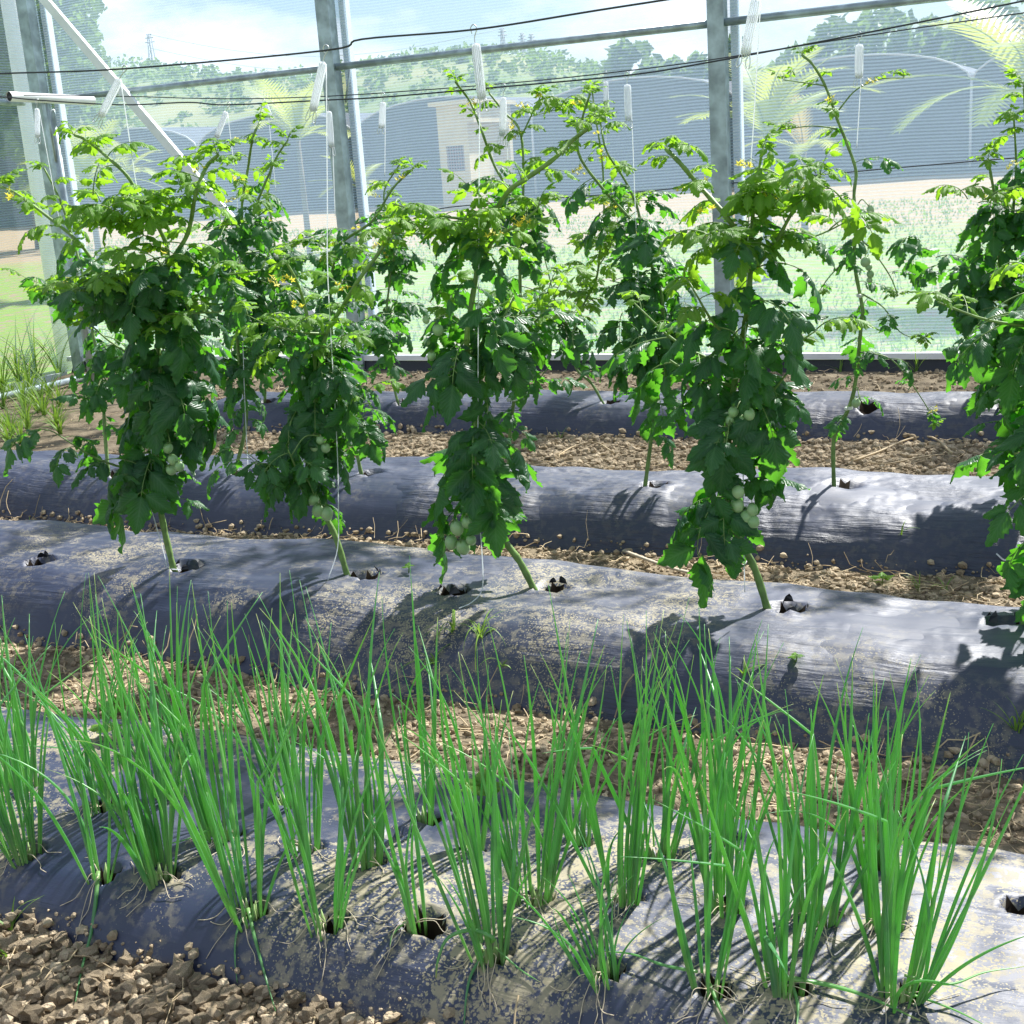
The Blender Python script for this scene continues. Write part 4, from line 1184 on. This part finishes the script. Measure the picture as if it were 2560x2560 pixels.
for k in range(2600):
    x = cr_.uniform(-2.6, -0.95); y = cr_.uniform(1.36, 1.80)
    if bed_raw('onion', x, y) > 0.03 + cr_.uniform(-0.02, 0.015): continue
    r = 0.0050 + 0.018 * cr_.random() ** 2.6
    if cr_.random() < 0.012: r = cr_.uniform(0.026, 0.036)
    spots.append((r, x, y))
spots.sort(reverse=True)
for r, x, y in spots[:300]:
    o = link('clod', cr_.choice(CLODM), soil, loc=(x, y, soil_h(x, y) + r * cr_.uniform(0.25, 0.75)))
    o.rotation_euler = (cr_.uniform(-.5, .5), cr_.uniform(-.5, .5), cr_.uniform(0, 6.28)); o.scale = (r, r, r)
mb = MB()
def add_clod(x, y, r, src, lift=0.3):
    vs, fs = cr_.choice(src)
    a = cr_.uniform(0, 6.28); ca, sa = math.cos(a), math.sin(a)
    z = floor_h(x, y) + r * lift
    mb.add([(x + r * (v.x * ca - v.y * sa), y + r * (v.x * sa + v.y * ca), z + r * v.z) for v in vs], fs)
for r, x, y in spots[300:]:
    add_clod(x, y, r, ICOL, 0.5)
for (xa, xb, ya, yb, num, r0, r1) in ((-3.7, 1.4, 2.5, 3.35, 9500, .004, .018), (-5.4, 1.4, 3.95, 4.75, 11000, .004, .019), (-5.6, 1.4, 5.36, 6.95, 14500, .005, .028), (-6.5, 0.1, 7.35, 8.66, 4500, .005, .022), (-2.6, -0.9, 1.2, 1.8, 2500, .002, .007)):
    for k in range(num):
        x = cr_.uniform(xa, xb); y = cr_.uniform(ya, yb)
        if max(bed_raw(b_, x, y) if BEDS[b_]['x0'] < x < BEDS[b_]['x1'] else -1 for b_ in BEDS) > 0.035 + 0.015 * cr_.random(): continue
        r = r0 + (r1 - r0) * cr_.random() ** 2.2
        add_clod(x, y, r, ICOL)
o = mb.build('small_clods', MAT['clod'], soil, smooth=False)
o['kind'] = 'stuff'
mb = MB()
for (xa, xb, ya, yb, num) in ((-3.7, 0.3, 2.5, 3.25, 900), (-5.2, 0.1, 4.02, 4.62, 1000), (-5.4, 0.1, 5.45, 6.8, 900), (-6.5, 0.1, 7.4, 8.6, 800), (-8.2, -5.2, 5.4, 8.5, 500), (-2.5, -0.9, 1.3, 1.75, 40)):
    for k in range(num):
        x = cr_.uniform(xa, xb); y = cr_.uniform(ya, yb); a = cr_.uniform(0, 6.28); ln = cr_.uniform(0.02, 0.13)
        if max(bed_raw(b_, x, y) if BEDS[b_]['x0'] < x < BEDS[b_]['x1'] else -1 for b_ in BEDS) > 0.02: continue
        pts = []
        for s in range(4):
            pts.append((x, y, floor_h(x, y) + 0.012 + cr_.uniform(0, 0.016)))
            a += cr_.uniform(-0.6, 0.6); x += math.cos(a) * ln / 3; y += math.sin(a) * ln / 3
        mb.tube(pts, cr_.uniform(0.0008, 0.0024), n=3, cap=False)
o = mb.build('straw_litter', MAT['straw'], soil); o['kind'] = 'stuff'

# wooden stick on the path, film scrap, string scraps
mb = MB(); pts = [on(1560, 1398, floor_h, 0.03) + Vector((0, 0, .035)), on(1620, 1418, floor_h, .03) + Vector((0, 0, .03)), on(1680, 1438, floor_h, .05) + Vector((0, 0, .028)), on(1740, 1452, floor_h, .05) + Vector((0, 0, .026))]
mb.tube(catmull(pts, 4), 0.009, n=6, flat=0.6)
tag(mb.build('wooden_stick', pmat('old_wood', (0.42, 0.36, 0.27), 0.8, var=0.25, vscale=40)), 'weathered flat wooden stick lying on the soil path', 'stick')
def squiggle(pxs, label, r=0.003):
    mb = MB(); mb.tube(catmull([on(x, y, floor_h, .02) + Vector((0, 0, .022)) for x, y in pxs], 4), r, n=5)
    tag(mb.build('string_scrap', MAT['twine']), label, 'string')
squiggle([(1825, 1412), (1845, 1420), (1838, 1432), (1860, 1425), (1872, 1410)], 'tangled white string scrap at the foot of the flowering plant', .003)
squiggle([(2490, 1425), (2510, 1432), (2530, 1428), (2545, 1412)], 'loose white string scrap on the clods behind the front bed', .003)
def stickpath(pxs, label, r=0.006, mat='straw'):
    mb = MB(); mb.tube(catmull([on(x, y, floor_h, .02) + Vector((0, 0, .025)) for x, y in pxs], 4), r, n=5)
    tag(mb.build('dry_vine', MAT[mat]), label, 'dry vine')
stickpath([(2130, 1165), (2200, 1140), (2270, 1110), (2330, 1105), (2380, 1145)], 'dry brown vine looping over the soil behind the middle bed')
stickpath([(2170, 1168), (2220, 1172), (2300, 1155), (2360, 1148)], 'straight dry stalk lying across the looping vine', .004)
stickpath([(1395, 1150), (1440, 1125), (1490, 1117), (1530, 1140)], 'pale arched dry root on clods between the beds', .004)

# ------------------------------------------------------------------ small weeds
def blade(mb, p, az, ln, w, bend, n=7, el0=1.35):
    pts = []; q = Vector(p); a = el0
    vs = []; side_ = Vector((-math.sin(az), math.cos(az), 0))
    for i in range(n + 1):
        v = i / n
        hw = w * (1 - v ** 1.6) * 0.5 + 0.0002
        vs += [q - side_ * hw, q + side_ * hw]
        q = q + Vector((math.cos(az) * math.cos(a), math.sin(az) * math.cos(a), math.sin(a))) * (ln / n)
        a -= bend / n
    mb.add(vs, [(2 * i, 2 * i + 1, 2 * i + 3, 2 * i + 2) for i in range(n)])
def tuft(name, p, nb, ln, w, bend, label, cat, seed, group=None, mat='grass', el=(0.7, 1.5)):
    rg = random.Random(seed)
    root = thing(name, tuple(p), label, cat, group)
    for k in range(nb):
        mb = MB()
        blade(mb, Vector(p) + Vector((rg.uniform(-.008, .008), rg.uniform(-.008, .008), -0.005)), rg.uniform(0, 6.28), ln * rg.uniform(0.6, 1.15), w, bend * rg.uniform(0.5, 1.3), 8, rg.uniform(*el))
        mb.build('blade', MAT[mat], root)
    return root
for i, (px, py, lab) in enumerate(((1200, 1592, 'bright sedge tuft arching from the side of the front film bed'), (1132, 1578, 'smaller sedge tuft beside the bright arching one'), (1080, 1650, 'sedge tuft lower on the film face'), (1250, 1655, 'thin sedge sprout low on the dark film face'))):
    p = onb('one', px, py)
    tuft('sedge_tuft', p, (14, 9, 8, 6)[i], (.19, .16, .15, .10)[i], 0.005, 2.6, lab, 'sedge', 900 + i)
for i, (px, py, nb, ln, lab) in enumerate(((555, 1385, 6, .10, 'small grass weed on the path behind the fine-leaved onions'), (2300, 1480, 7, .09, 'green grass sprig at the back edge of the front bed'), (2250, 1390, 3, .10, 'single grass sprout at the foot of the middle bed'), (2360, 1470, 5, .09, 'grass sprig beside the loose white string'), (80, 1340, 9, .14, 'grass weed on the path near the empty hole'), (300, 1355, 6, .12, 'sparse grass weed beside the thick tomato stem'), (1400, 1100, 5, .10, 'grass weed on the clods behind the middle bed'), (2290, 930, 8, .22, 'grass weed against the black skirt of the net'), (2480, 960, 7, .2, 'grass weed by the net skirt near the dark dense plant'), (2100, 930, 7, .2, 'grass weed by the net behind the lanky plant'), (1860, 1760, 6, .10, 'weed stalks on the shaded path behind the onions'), (2540, 1890, 8, .16, 'grass weed on the shaded soil behind the onion bed end'), (20, 2400, 7, .10, 'grass weed among the clods below the onion bed'), (25, 2320, 5, .10, 'grass blades against the foot of the onion bed'))):
    tuft('grass_weed', on(px, py, floor_h, 0.02), nb, ln, 0.006, 1.4, lab, 'grass', 930 + i)
# leafy pale weeds
def rosette(px, py, n_, r, label, seed):
    p = on(px, py, floor_h, 0.05); rg = random.Random(seed)
    root = thing('leafy_weed', tuple(p), label, 'weed')
    mb = MB(); mb.tube([p, p + Vector((0.004, 0, r * 1.2))], 0.0022, n=5); mb.build('stem', MAT['stem'], root)
    for k in range(n_):
        mb = MB(); az = k * 6.28 / n_ + rg.uniform(-.3, .3)
        t = Vector((math.cos(az), math.sin(az), rg.uniform(0.1, 0.5))).normalized(); nr = Vector((0, 0, 1)) - t * t.z
        leaflet(mb, p + Vector((0, 0, r * (0.8 + 0.4 * rg.random()))), t, nr.normalized(), r * 1.3, r * 0.95, 0.5, 0.2, rg, st=7, teeth=0.05)
        mb.build('leaf', MAT['young'], root)
rosette(1022, 1432, 3, 0.022, 'pale seedling sprouting through the film beside the leaning stem', 1)
rosette(2205, 1465, 4, 0.035, 'broad-leaved seedling at the back edge of the front bed', 2)
rosette(1205, 2010, 9, 0.045, 'pale clover-like weed behind the onion bed among the onion leaves', 3)
rosette(285, 1800, 10, 0.04, 'pale round-leaved weed on the path behind the onion bed', 4)
rosette(270, 1850, 8, 0.035, 'second pale round-leaved weed near the onion leaves on the path', 5)
rosette(2215, 2150, 6, 0.035, 'green weed at the back edge of the onion bed', 6)
rosette(1990, 1655, 3, 0.02, 'tiny seedling in a slit of the front film', 7)

# tall grass at the left by the side net
gr = random.Random(8)
LG = ['tall seeding grass clump against the left net', 'tall grass clump next to the grey ground pipe', 'weedy grass clump at the corner post foot', 'low pale grass on the soil inside the corner', 'short grass patch by the end of the middle bed', 'wispy grass clump in front of the ground pipe', 'broad grass clump by the side net bottom rail', 'pale grass clump between pipe and bed end', 'yellowish grass clump on the soil near the bed end', 'green grass clump leaning on the net']
for i, (px, py, nb, ln) in enumerate(((50, 968, 26, .85), (95, 958, 26, .95), (150, 945, 22, .7), (60, 1020, 36, .34), (30, 1090, 36, .3), (110, 1040, 30, .32), (8, 985, 28, .6), (125, 995, 30, .32), (150, 1085, 26, .24), (75, 985, 26, .6))):
    tuft('tall_grass', on(px, py, lambda x, y: 0.0, 0.0), nb, ln, 0.012, 1.3, LG[i], 'grass', 960 + i, el=(0.9, 1.55))

for i in range(14):
    px, py = gr.uniform(-10, 150), gr.uniform(985, 1125)
    tuft('low_grass', on(px, py, lambda x, y: 0.0, 0.0), 24, gr.uniform(.2, .34), 0.010, 1.2, 'low yellow-green grass tuft on the soil near the side net', 'grass', 990 + i, group='low grass tufts near the side net', el=(0.8, 1.5))

# lawn grass blades beyond the net (one mass)
mb = MB()
for k in range(26000):
    y = 9.0 + 19 * cr_.random() ** 1.4
    x = -1.15 * y + cr_.uniform(-0.5, 1.3) * y
    x = -0.98 * y + cr_.random() * (0.98 * y + 3)
    h = cr_.uniform(0.03, 0.10); a = cr_.uniform(0, 6.28); w = 0.006 + 0.0004 * y
    z = terrain(x, y) - 0.05; dx, dy_ = math.cos(a) * w, math.sin(a) * w
    lx, ly = cr_.uniform(-.05, .05), cr_.uniform(-.05, .05)
    if nz(x * 0.35, y * 0.35, 4) < -0.25: continue
    mb.add([(x - dx, y - dy_, z), (x + dx, y + dy_, z), (x + lx, y + ly, z + h)], [(0, 1, 2)])
tag(mb.build('lawn_grass', MAT['grass']), 'short pale grass growing beyond the net wall', 'grass', kind='stuff')

# ------------------------------------------------------------------ background beyond the net
MAT['shade'] = pmat('shade_cloth', (0.055, 0.068, 0.095), 0.85, var=0.25, vscale=1.5)
MAT['arch'] = pmat('arch_pipe', (0.55, 0.57, 0.60), 0.5)
MAT['cream'] = pmat('cream_paint', (0.62, 0.54, 0.36), 0.8, var=0.12, vscale=2)
MAT['grille'] = pmat('grille', (0.34, 0.22, 0.22), 0.7)
MAT['plastic'] = pmat('tunnel_plastic', (0.62, 0.62, 0.62), 0.5, var=0.1, vscale=1.5)
MAT['pylon'] = pmat('pylon_steel', (0.35, 0.37, 0.40), 0.6)
YS = 38.0
gzs = terrain(0, YS) - 0.05
sh = thing('shade_house', (-14, YS, gzs), 'long dark grey shade-cloth house with arched roofs across the field', 'shade house')
span, x_start, nsp = 6.4, -61.6, 12
eave, rise = 2.35, 0.95
for k in range(nsp):
    xa = x_start + k * span
    mb = MB()
    prof = [(xa, 0.0), (xa, eave)] + [(xa + span * 0.5 * (1 - math.cos(math.pi * i / 12)), eave + rise * math.sin(math.pi * i / 12)) for i in range(1, 12)] + [(xa + span, eave), (xa + span, 0.0)]
    n_ = len(prof)
    mb.add([(x + 0.004, YS, gzs + z) for x, z in prof] + [(x + 0.004, YS + 30, gzs + z + 0.3) for x, z in prof], [tuple(range(n_))] + [(i, i + 1, n_ + i + 1, n_ + i) for i in range(1, n_ - 2)])
    mb.build('shade_bay', MAT['shade'], sh, smooth=False)
    mb = MB()
    mb.tube([(x, YS - 0.06, gzs + z) for x, z in prof[1:-1]], 0.03, n=6); mb.build('roof_arch', MAT['arch'], sh)
    mb = MB(); mb.tube([(xa, YS - 0.08, gzs - 0.1), (xa, YS - 0.08, gzs + eave)], 0.04, n=6); mb.build('post', MAT['arch'], sh)
mb = MB(); mb.box((x_start, YS - 0.12, gzs + 0.02), (x_start + nsp * span, YS - 0.03, gzs + 0.16)); mb.build('base_board', MAT['black_film'], sh, smooth=False)

# cream hut with grilled window and doorway
hp = at(1112, 500, 34.0); hz = terrain(hp.x, 34.0) - 0.05
hut = thing('hut', (hp.x + 0.6, 34.0, hz), 'small cream hut with a grilled window in front of the shade house', 'hut')
hw_, hh = 1.25, 2.85
mb = MB()
x0h, x1h = hp.x - 0.05, hp.x + 1.12
mb.box((x0h, 34, hz), (x0h + 0.22, 36.5, hz + hh)); mb.box((x0h + 0.222, 34, hz), (x0h + 0.78, 36.5, hz + 1.05)); mb.box((x0h + 0.222, 34, hz + 1.75), (x0h + 0.78, 36.5, hz + hh))
mb.box((x0h + 0.782, 34, hz), (x0h + 0.95, 36.5, hz + hh)); mb.box((x0h + 0.952, 34, hz + 2.35), (x1h, 36.5, hz + hh))
mb.build('wall', MAT['cream'], hut, smooth=False)
mb = MB(); mb.box((x0h + 0.225, 34.12, hz + 1.055), (x0h + 0.775, 34.2, hz + 1.745)); w_ = mb.build('window', MAT['dark'], hut, smooth=False)
mb = MB()
for i in range(7): mb.box((x0h + 0.24 + i * 0.082, 34.03, hz + 1.06), (x0h + 0.262 + i * 0.082, 34.055, hz + 1.74))
for i in range(8): mb.box((x0h + 0.228, 34.06, hz + 1.09 + i * 0.085), (x0h + 0.772, 34.08, hz + 1.112 + i * 0.085))
mb.build('grille', MAT['grille'], w_, smooth=False)
mb = MB(); mb.box((x0h + 0.953, 36.3, hz), (x1h, 36.5, hz + 2.34)); mb.build('back_wall', MAT['cream'], hut, smooth=False)
mb = MB(); mb.box((x0h - 0.15, 33.8, hz + hh + 0.003), (x1h + 0.1, 36.7, hz + hh + 0.12)); mb.build('roof', MAT['cream'], hut, smooth=False)

# plastic tunnel far left
tp = at(470, 420, 46.0); tz = terrain(tp.x, 46.0) - 0.05
tun = thing('plastic_tunnel', (tp.x, 46, tz), 'white plastic tunnel greenhouse with crossed hoops beyond the brace', 'greenhouse')
rt = 2.1
mb = MB(); vs = []; NA = 20
for j in range(2):
    for i in range(NA + 1):
        a = math.pi * i / NA
        vs.append((tp.x - rt * math.cos(a) * 1.15, 46 + j * 12, tz + rt * math.sin(a)))
fs = [(i, i + 1, NA + 2 + i, NA + 1 + i) for i in range(NA)] + [tuple(range(NA + 1))]
mb.add(vs, fs); mb.build('plastic_cover', MAT['plastic'], tun, smooth=False)
for dx in (-0.75, 0.0, 0.75):
    mb = MB(); mb.tube([(tp.x + dx * 1.2 - 0.9 * math.cos(math.pi * i / 10), 45.93, tz + (rt * 0.82) * math.sin(math.pi * i / 10)) for i in range(11)], 0.035, n=5); mb.build('hoop', MAT['pylon'], tun)
mb = MB(); mb.tube([(tp.x - 1.2 * rt * math.cos(math.pi * i / 16), 45.9, tz + (rt + 0.05) * math.sin(math.pi * i / 16)) for i in range(17)], 0.05, n=5); mb.build('end_hoop', MAT['arch'], tun)

# hill
MAT['hill'] = pmat('hill_scrub', (0.12, 0.19, 0.06), 0.95, spec=0.1, color2=(0.28, 0.28, 0.13), vscale=0.05)
def ridge(px):
    pts = [(-900, 180), (-200, 190), (330, 165), (560, 190), (700, 205), (873, 186), (1106, 146), (1270, 134), (1340, 140), (1480, 176), (1600, 205), (1900, 215), (2300, 200), (3000, 170), (4200, 160)]
    for (a, b), (c, d) in zip(pts, pts[1:]):
        if a <= px <= c: return b + (d - b) * (px - a) / (c - a)
    return pts[0][1] if px < 0 else pts[-1][1]
YH = 190.0
crest = [at(px, ridge(px), YH) for px in range(-900, 3600, 60)]
mb = MB(); vs = []
rows = 10
for c in crest:
    for j in range(rows + 1):
        f = j / rows
        y = 95 + (YH - 95) * f
        zt = terrain(c.x, 95) - 0.6
        z = zt + (c.z - zt) * (f * f * (3 - 2 * f)) + (1 - f) * f * 3 * nz(c.x * 0.03, y * 0.03)
        vs.append((c.x * (0.75 + 0.25 * f), y, z))
    vs.append((c.x * 1.3, YH + 120, -1.5))
w = rows + 2
for i in range(len(crest) - 1):
    for j in range(w - 1):
        pass
fs = [(i * w + j, (i + 1) * w + j, (i + 1) * w + j + 1, i * w + j + 1) for i in range(len(crest) - 1) for j in range(w - 1)]
mb.add(vs, fs)
hill = mb.build('hill', MAT['hill']); tag(hill, 'low scrubby hill on the skyline', kind='structure')

MAT['crown'] = leafmat('tree_leaves', (0.06, 0.14, 0.035), (0.12, 0.21, 0.05), (0.30, 0.46, 0.06), veins=False, tfac=0.42, spec=0.2)
MAT['bark'] = pmat('bark', (0.14, 0.11, 0.085), 0.9, var=0.3, vscale=6)
# scrub on the hill: far wood, one mass
def clump_faces(mb, c, rad, nn, sz, rg, flat=0.8):
    for q in range(nn):
        d = Vector((rg.gauss(0, 1), rg.gauss(0, 1), rg.gauss(0, 1))).normalized() * rad * (0.55 + 0.5 * rg.random())
        d.z *= flat
        p = Vector(c) + d
        u = Vector((rg.gauss(0, 1), rg.gauss(0, 1), rg.gauss(0, 1))).normalized(); v = u.orthogonal().normalized()
        s1, s2 = sz * rg.uniform(0.6, 1.3), sz * rg.uniform(0.4, 0.8)
        mb.add([p - u * s1, p + v * s2, p + u * s1, p - v * s2], [(0, 1, 2, 3)])
tr_ = random.Random(31)
mb = MB()
nC = len(crest)
for k in range(1500):
    fi = tr_.random() * (nC - 1.001); i = int(fi); f = 0.25 + 0.75 * tr_.random()
    c = crest[i].lerp(crest[i + 1], fi - i)
    y = 95 + (YH - 95) * f; zt = terrain(c.x, 95) - 0.6
    z = zt + (c.z - zt) * (f * f * (3 - 2 * f))
    r_ = tr_.uniform(0.6, 1.7)
    clump_faces(mb, (c.x * (0.75 + 0.25 * f), y, z + r_ * 0.4), r_, 26, 0.42, tr_)
tag(mb.build('hillside_scrub', MAT['crown'], smooth=False), 'far mass of bushes covering the hillside', 'bushes', kind='stuff')

def tree(px, pybase_z, top_py, Y, wpx, label, seed, nclump=46, leaf=0.24, per=110, crown_low=0.35):
    rg = random.Random(seed)
    base = at(px, 600, Y); base.z = pybase_z
    top = at(px, top_py, Y).z
    H = top - base.z
    depth = Y / 0.87
    W = wpx * depth / FOC / 2
    root = thing('tree', tuple(base), label, 'tree')
    mb = MB()
    tp_ = [base + Vector((0, 0, -0.2)), base + Vector((0.1, 0, H * 0.25)), base + Vector((-0.1, 0.1, H * 0.5)), base + Vector((0.05, 0, H * 0.8))]
    r0 = 0.03 * H + 0.08
    mb.tube(catmull(tp_, 4), [r0 * (1 - 0.75 * i / 12) for i in range(13)], n=8)
    for k in range(7):
        az = k * 0.95 + rg.uniform(-.3, .3); st = base + Vector((0, 0, H * rg.uniform(0.3, 0.6)))
        e = st + Vector((math.cos(az) * W * 0.65, math.sin(az) * W * 0.65, H * rg.uniform(0.12, 0.3)))
        mb.tube(catmull([st, st.lerp(e, 0.5) + Vector((0, 0, 0.06 * H)), e], 3), [r0 * 0.4 * (1 - 0.13 * i) for i in range(7)], n=5)
    mb.build('trunk', MAT['bark'], root)
    mb = MB()
    for k in range(nclump):
        d = Vector((rg.gauss(0, 1), rg.gauss(0, 1), rg.gauss(0, 1))).normalized() * (rg.random() ** 0.4)
        lo = crown_low
        c = base + Vector((d.x * W * 0.86, d.y * W * 0.86, H * (lo + (1 - lo) * 0.5) + d.z * H * (1 - lo) * 0.47))
        clump_faces(mb, c, W * rg.uniform(0.16, 0.30), per, leaf, rg)
    mb.build('crown', MAT['crown'], root, smooth=False)
tree(120, 0.3, -420, 26.0, 560, 'big leafy tree outside the corner post at the brace', 1, nclump=90, leaf=0.13, per=150, crown_low=0.12)
YT = 74.0
for i, (px, top, wpx, y, lab) in enumerate(((1620, 98, 190, 74, 'round bushy tree rising over the shade house roof by the hill slope'), (1760, 118, 120, 76, 'smaller bush-topped tree between the round one and the post'), (1870, 88, 150, 78, 'tree crown just past the galvanised post above the roof'), (2140, 22, 300, 74, 'large domed tree over the shade house above the lanky tomato'), (2345, 22, 120, 80, 'narrow small tree crown between two larger ones'), (2500, -40, 260, 74, 'tall broad tree above the yellow palm fronds'), (2010, 110, 180, 82, 'low tree crown at the foot of the large domed tree'), (1555, 165, 110, 84, 'low bush-like tree at the end of the hill slope'))):
    tree(px, 0.8, top, float(y), wpx, lab, 40 + i, nclump=34, leaf=0.34, per=80, crown_low=0.3)

# palms
MAT['palm'] = leafmat('palm_leaf', (0.24, 0.32, 0.04), (0.40, 0.44, 0.06), (0.62, 0.66, 0.06), veins=False, tfac=0.4)
MAT['palm_dry'] = leafmat('palm_dry_leaf', (0.45, 0.34, 0.14), (0.55, 0.42, 0.18), (0.5, 0.38, 0.12), veins=False, tfac=0.3)
def palm(px, py, Y, zb, n_, fl, label, seed, azr=(0, 6.28), el=(0.4, 1.35), dry=0):
    rg = random.Random(seed)
    c = at(px, py, Y)
    root = thing('palm', (c.x, Y, zb), label, 'palm')
    mb = MB(); mb.tube([(c.x, Y, zb - 0.1), (c.x, Y, (zb + c.z) / 2), (c.x, Y, c.z)], [0.06, 0.05, 0.04], n=8); mb.build('trunk', MAT['bark'], root)
    for k in range(n_):
        az = rg.uniform(*azr); a = rg.uniform(*el); bend = rg.uniform(0.6, 1.5); L0 = fl * rg.uniform(0.8, 1.15)
        mb = MB(); pts = [c.copy()]; n = 12; p = c.copy(); dirs = []
        for i in range(n):
            d = Vector((math.cos(az) * math.cos(a), math.sin(az) * math.cos(a), math.sin(a))); dirs.append(d)
            p = p + d * (L0 / n); pts.append(p.copy()); a -= bend / n
        mb.tube(pts, [0.014 * (1 - 0.8 * i / n) for i in range(n + 1)], n=4)
        for i in range(2, n * 2):
            f = i / 2; j = min(n - 1, int(f)); q = pts[j].lerp(pts[j + 1], f - j); d = dirs[j]
            up = (Vector((0, 0, 1)) - d * d.z).normalized(); sd = d.cross(up)
            ll = L0 * 0.30 * math.sin(math.pi * (0.12 + 0.80 * i / (2 * n)))
            for sg in (-1, 1):
                e = q + (sd * sg * 0.75 + d * 0.7 + up * 0.18).normalized() * ll - Vector((0, 0, ll * 0.18))
                wv = d * 0.045 * fl
                mb.add([q - wv * 0.5, q + wv * 0.5, e], [(0, 1, 2)])
        mb.build('frond', MAT['palm_dry'] if k < dry else MAT['palm'], root, smooth=False)
palm(225, 480, 16.0, 0.15, 18, 1.4, 'yellow-green palm clump behind the net beside the corner posts', 1, el=(0.5, 1.4))
palm(745, 350, 20.0, 0.3, 14, 1.35, 'yellow-green palm behind the net left of the galvanised post', 2)
palm(900, 470, 22.0, 0.25, 8, 0.95, 'small thin palm just right of the galvanised post', 3)
palm(1915, 345, 15.0, 0.1, 16, 1.35, 'upright yellow-green palm behind the right galvanised post', 4, el=(0.6, 1.5), dry=1)
palm(2010, 380, 21.0, 0.25, 8, 1.1, 'second palm with drooping dry frond behind the lanky tomato', 5, dry=2)
palm(2580, 250, 14.0, 0.15, 16, 1.5, 'large yellow palm at the edge behind the dark dense plant', 6, dry=3)
palm(320, 430, 26.0, 0.3, 9, 1.2, 'thin palm in front of the plastic tunnel', 7)

# pylons on the skyline
def pylon(px, ptop, pbase, Y, label):
    t = at(px, ptop, Y); bz = at(px, pbase, Y).z - 2
    root = thing('power_pylon', (t.x, Y, bz), label, 'pylon')
    mb = MB(); hgt = t.z - bz; w = hgt * 0.075
    for sx in (-1, 1):
        for sy in (-1, 1):
            mb.tube([(t.x + sx * w, Y + sy * w, bz), (t.x + sx * w * 0.35, Y + sy * w * 0.35, t.z)], 0.12, n=4)
    for k in range(6):
        f0, f1 = k / 6, (k + 1) / 6
        for s_ in (-1, 1):
            a0 = w * (1 - 0.65 * f0) * s_; a1 = -w * (1 - 0.65 * f1) * s_
            mb.tube([(t.x + a0, Y - w * 0.4, bz + hgt * f0), (t.x + a1, Y - w * 0.4, bz + hgt * f1)], 0.08, n=4)
    mb.build('tower', MAT['pylon'], root)
    mb = MB()
    for f, l in ((0.82, 0.3), (0.92, 0.24), (1.0, 0.15)):
        mb.tube([(t.x - hgt * l * 0.5, Y, bz + hgt * f), (t.x + hgt * l * 0.5, Y, bz + hgt * f)], 0.13, n=4)
    mb.build('cross_arm', MAT['pylon'], root)
    return t
tops = []
for px, a, b_, lab in ((372, 86, 170, 'lattice pylon on the skyline beside the big leafy tree'), (1043, 125, 150, 'small far pylon on the hill slope'), (1255, 72, 136, 'tallest far pylon on the hill top'), (1305, 84, 138, 'far pylon right beside the tallest one on the hill'), (1328, 86, 140, 'far pylon at the falling side of the hill top')):
    tops.append(pylon(px, a, b_, 250.0, lab))
mb = MB()
for dz in (0.0, -3.0):
    a, c = tops[0], tops[2]
    mb.tube([a.lerp(c, i / 12) + Vector((0, 0, dz - 5 * math.sin(math.pi * i / 12))) for i in range(13)], 0.05, n=4)
tag(mb.build('power_line', MAT['pylon']), 'faint power lines sagging between the far pylons', 'power line')
print('objects', len(bpy.data.objects))
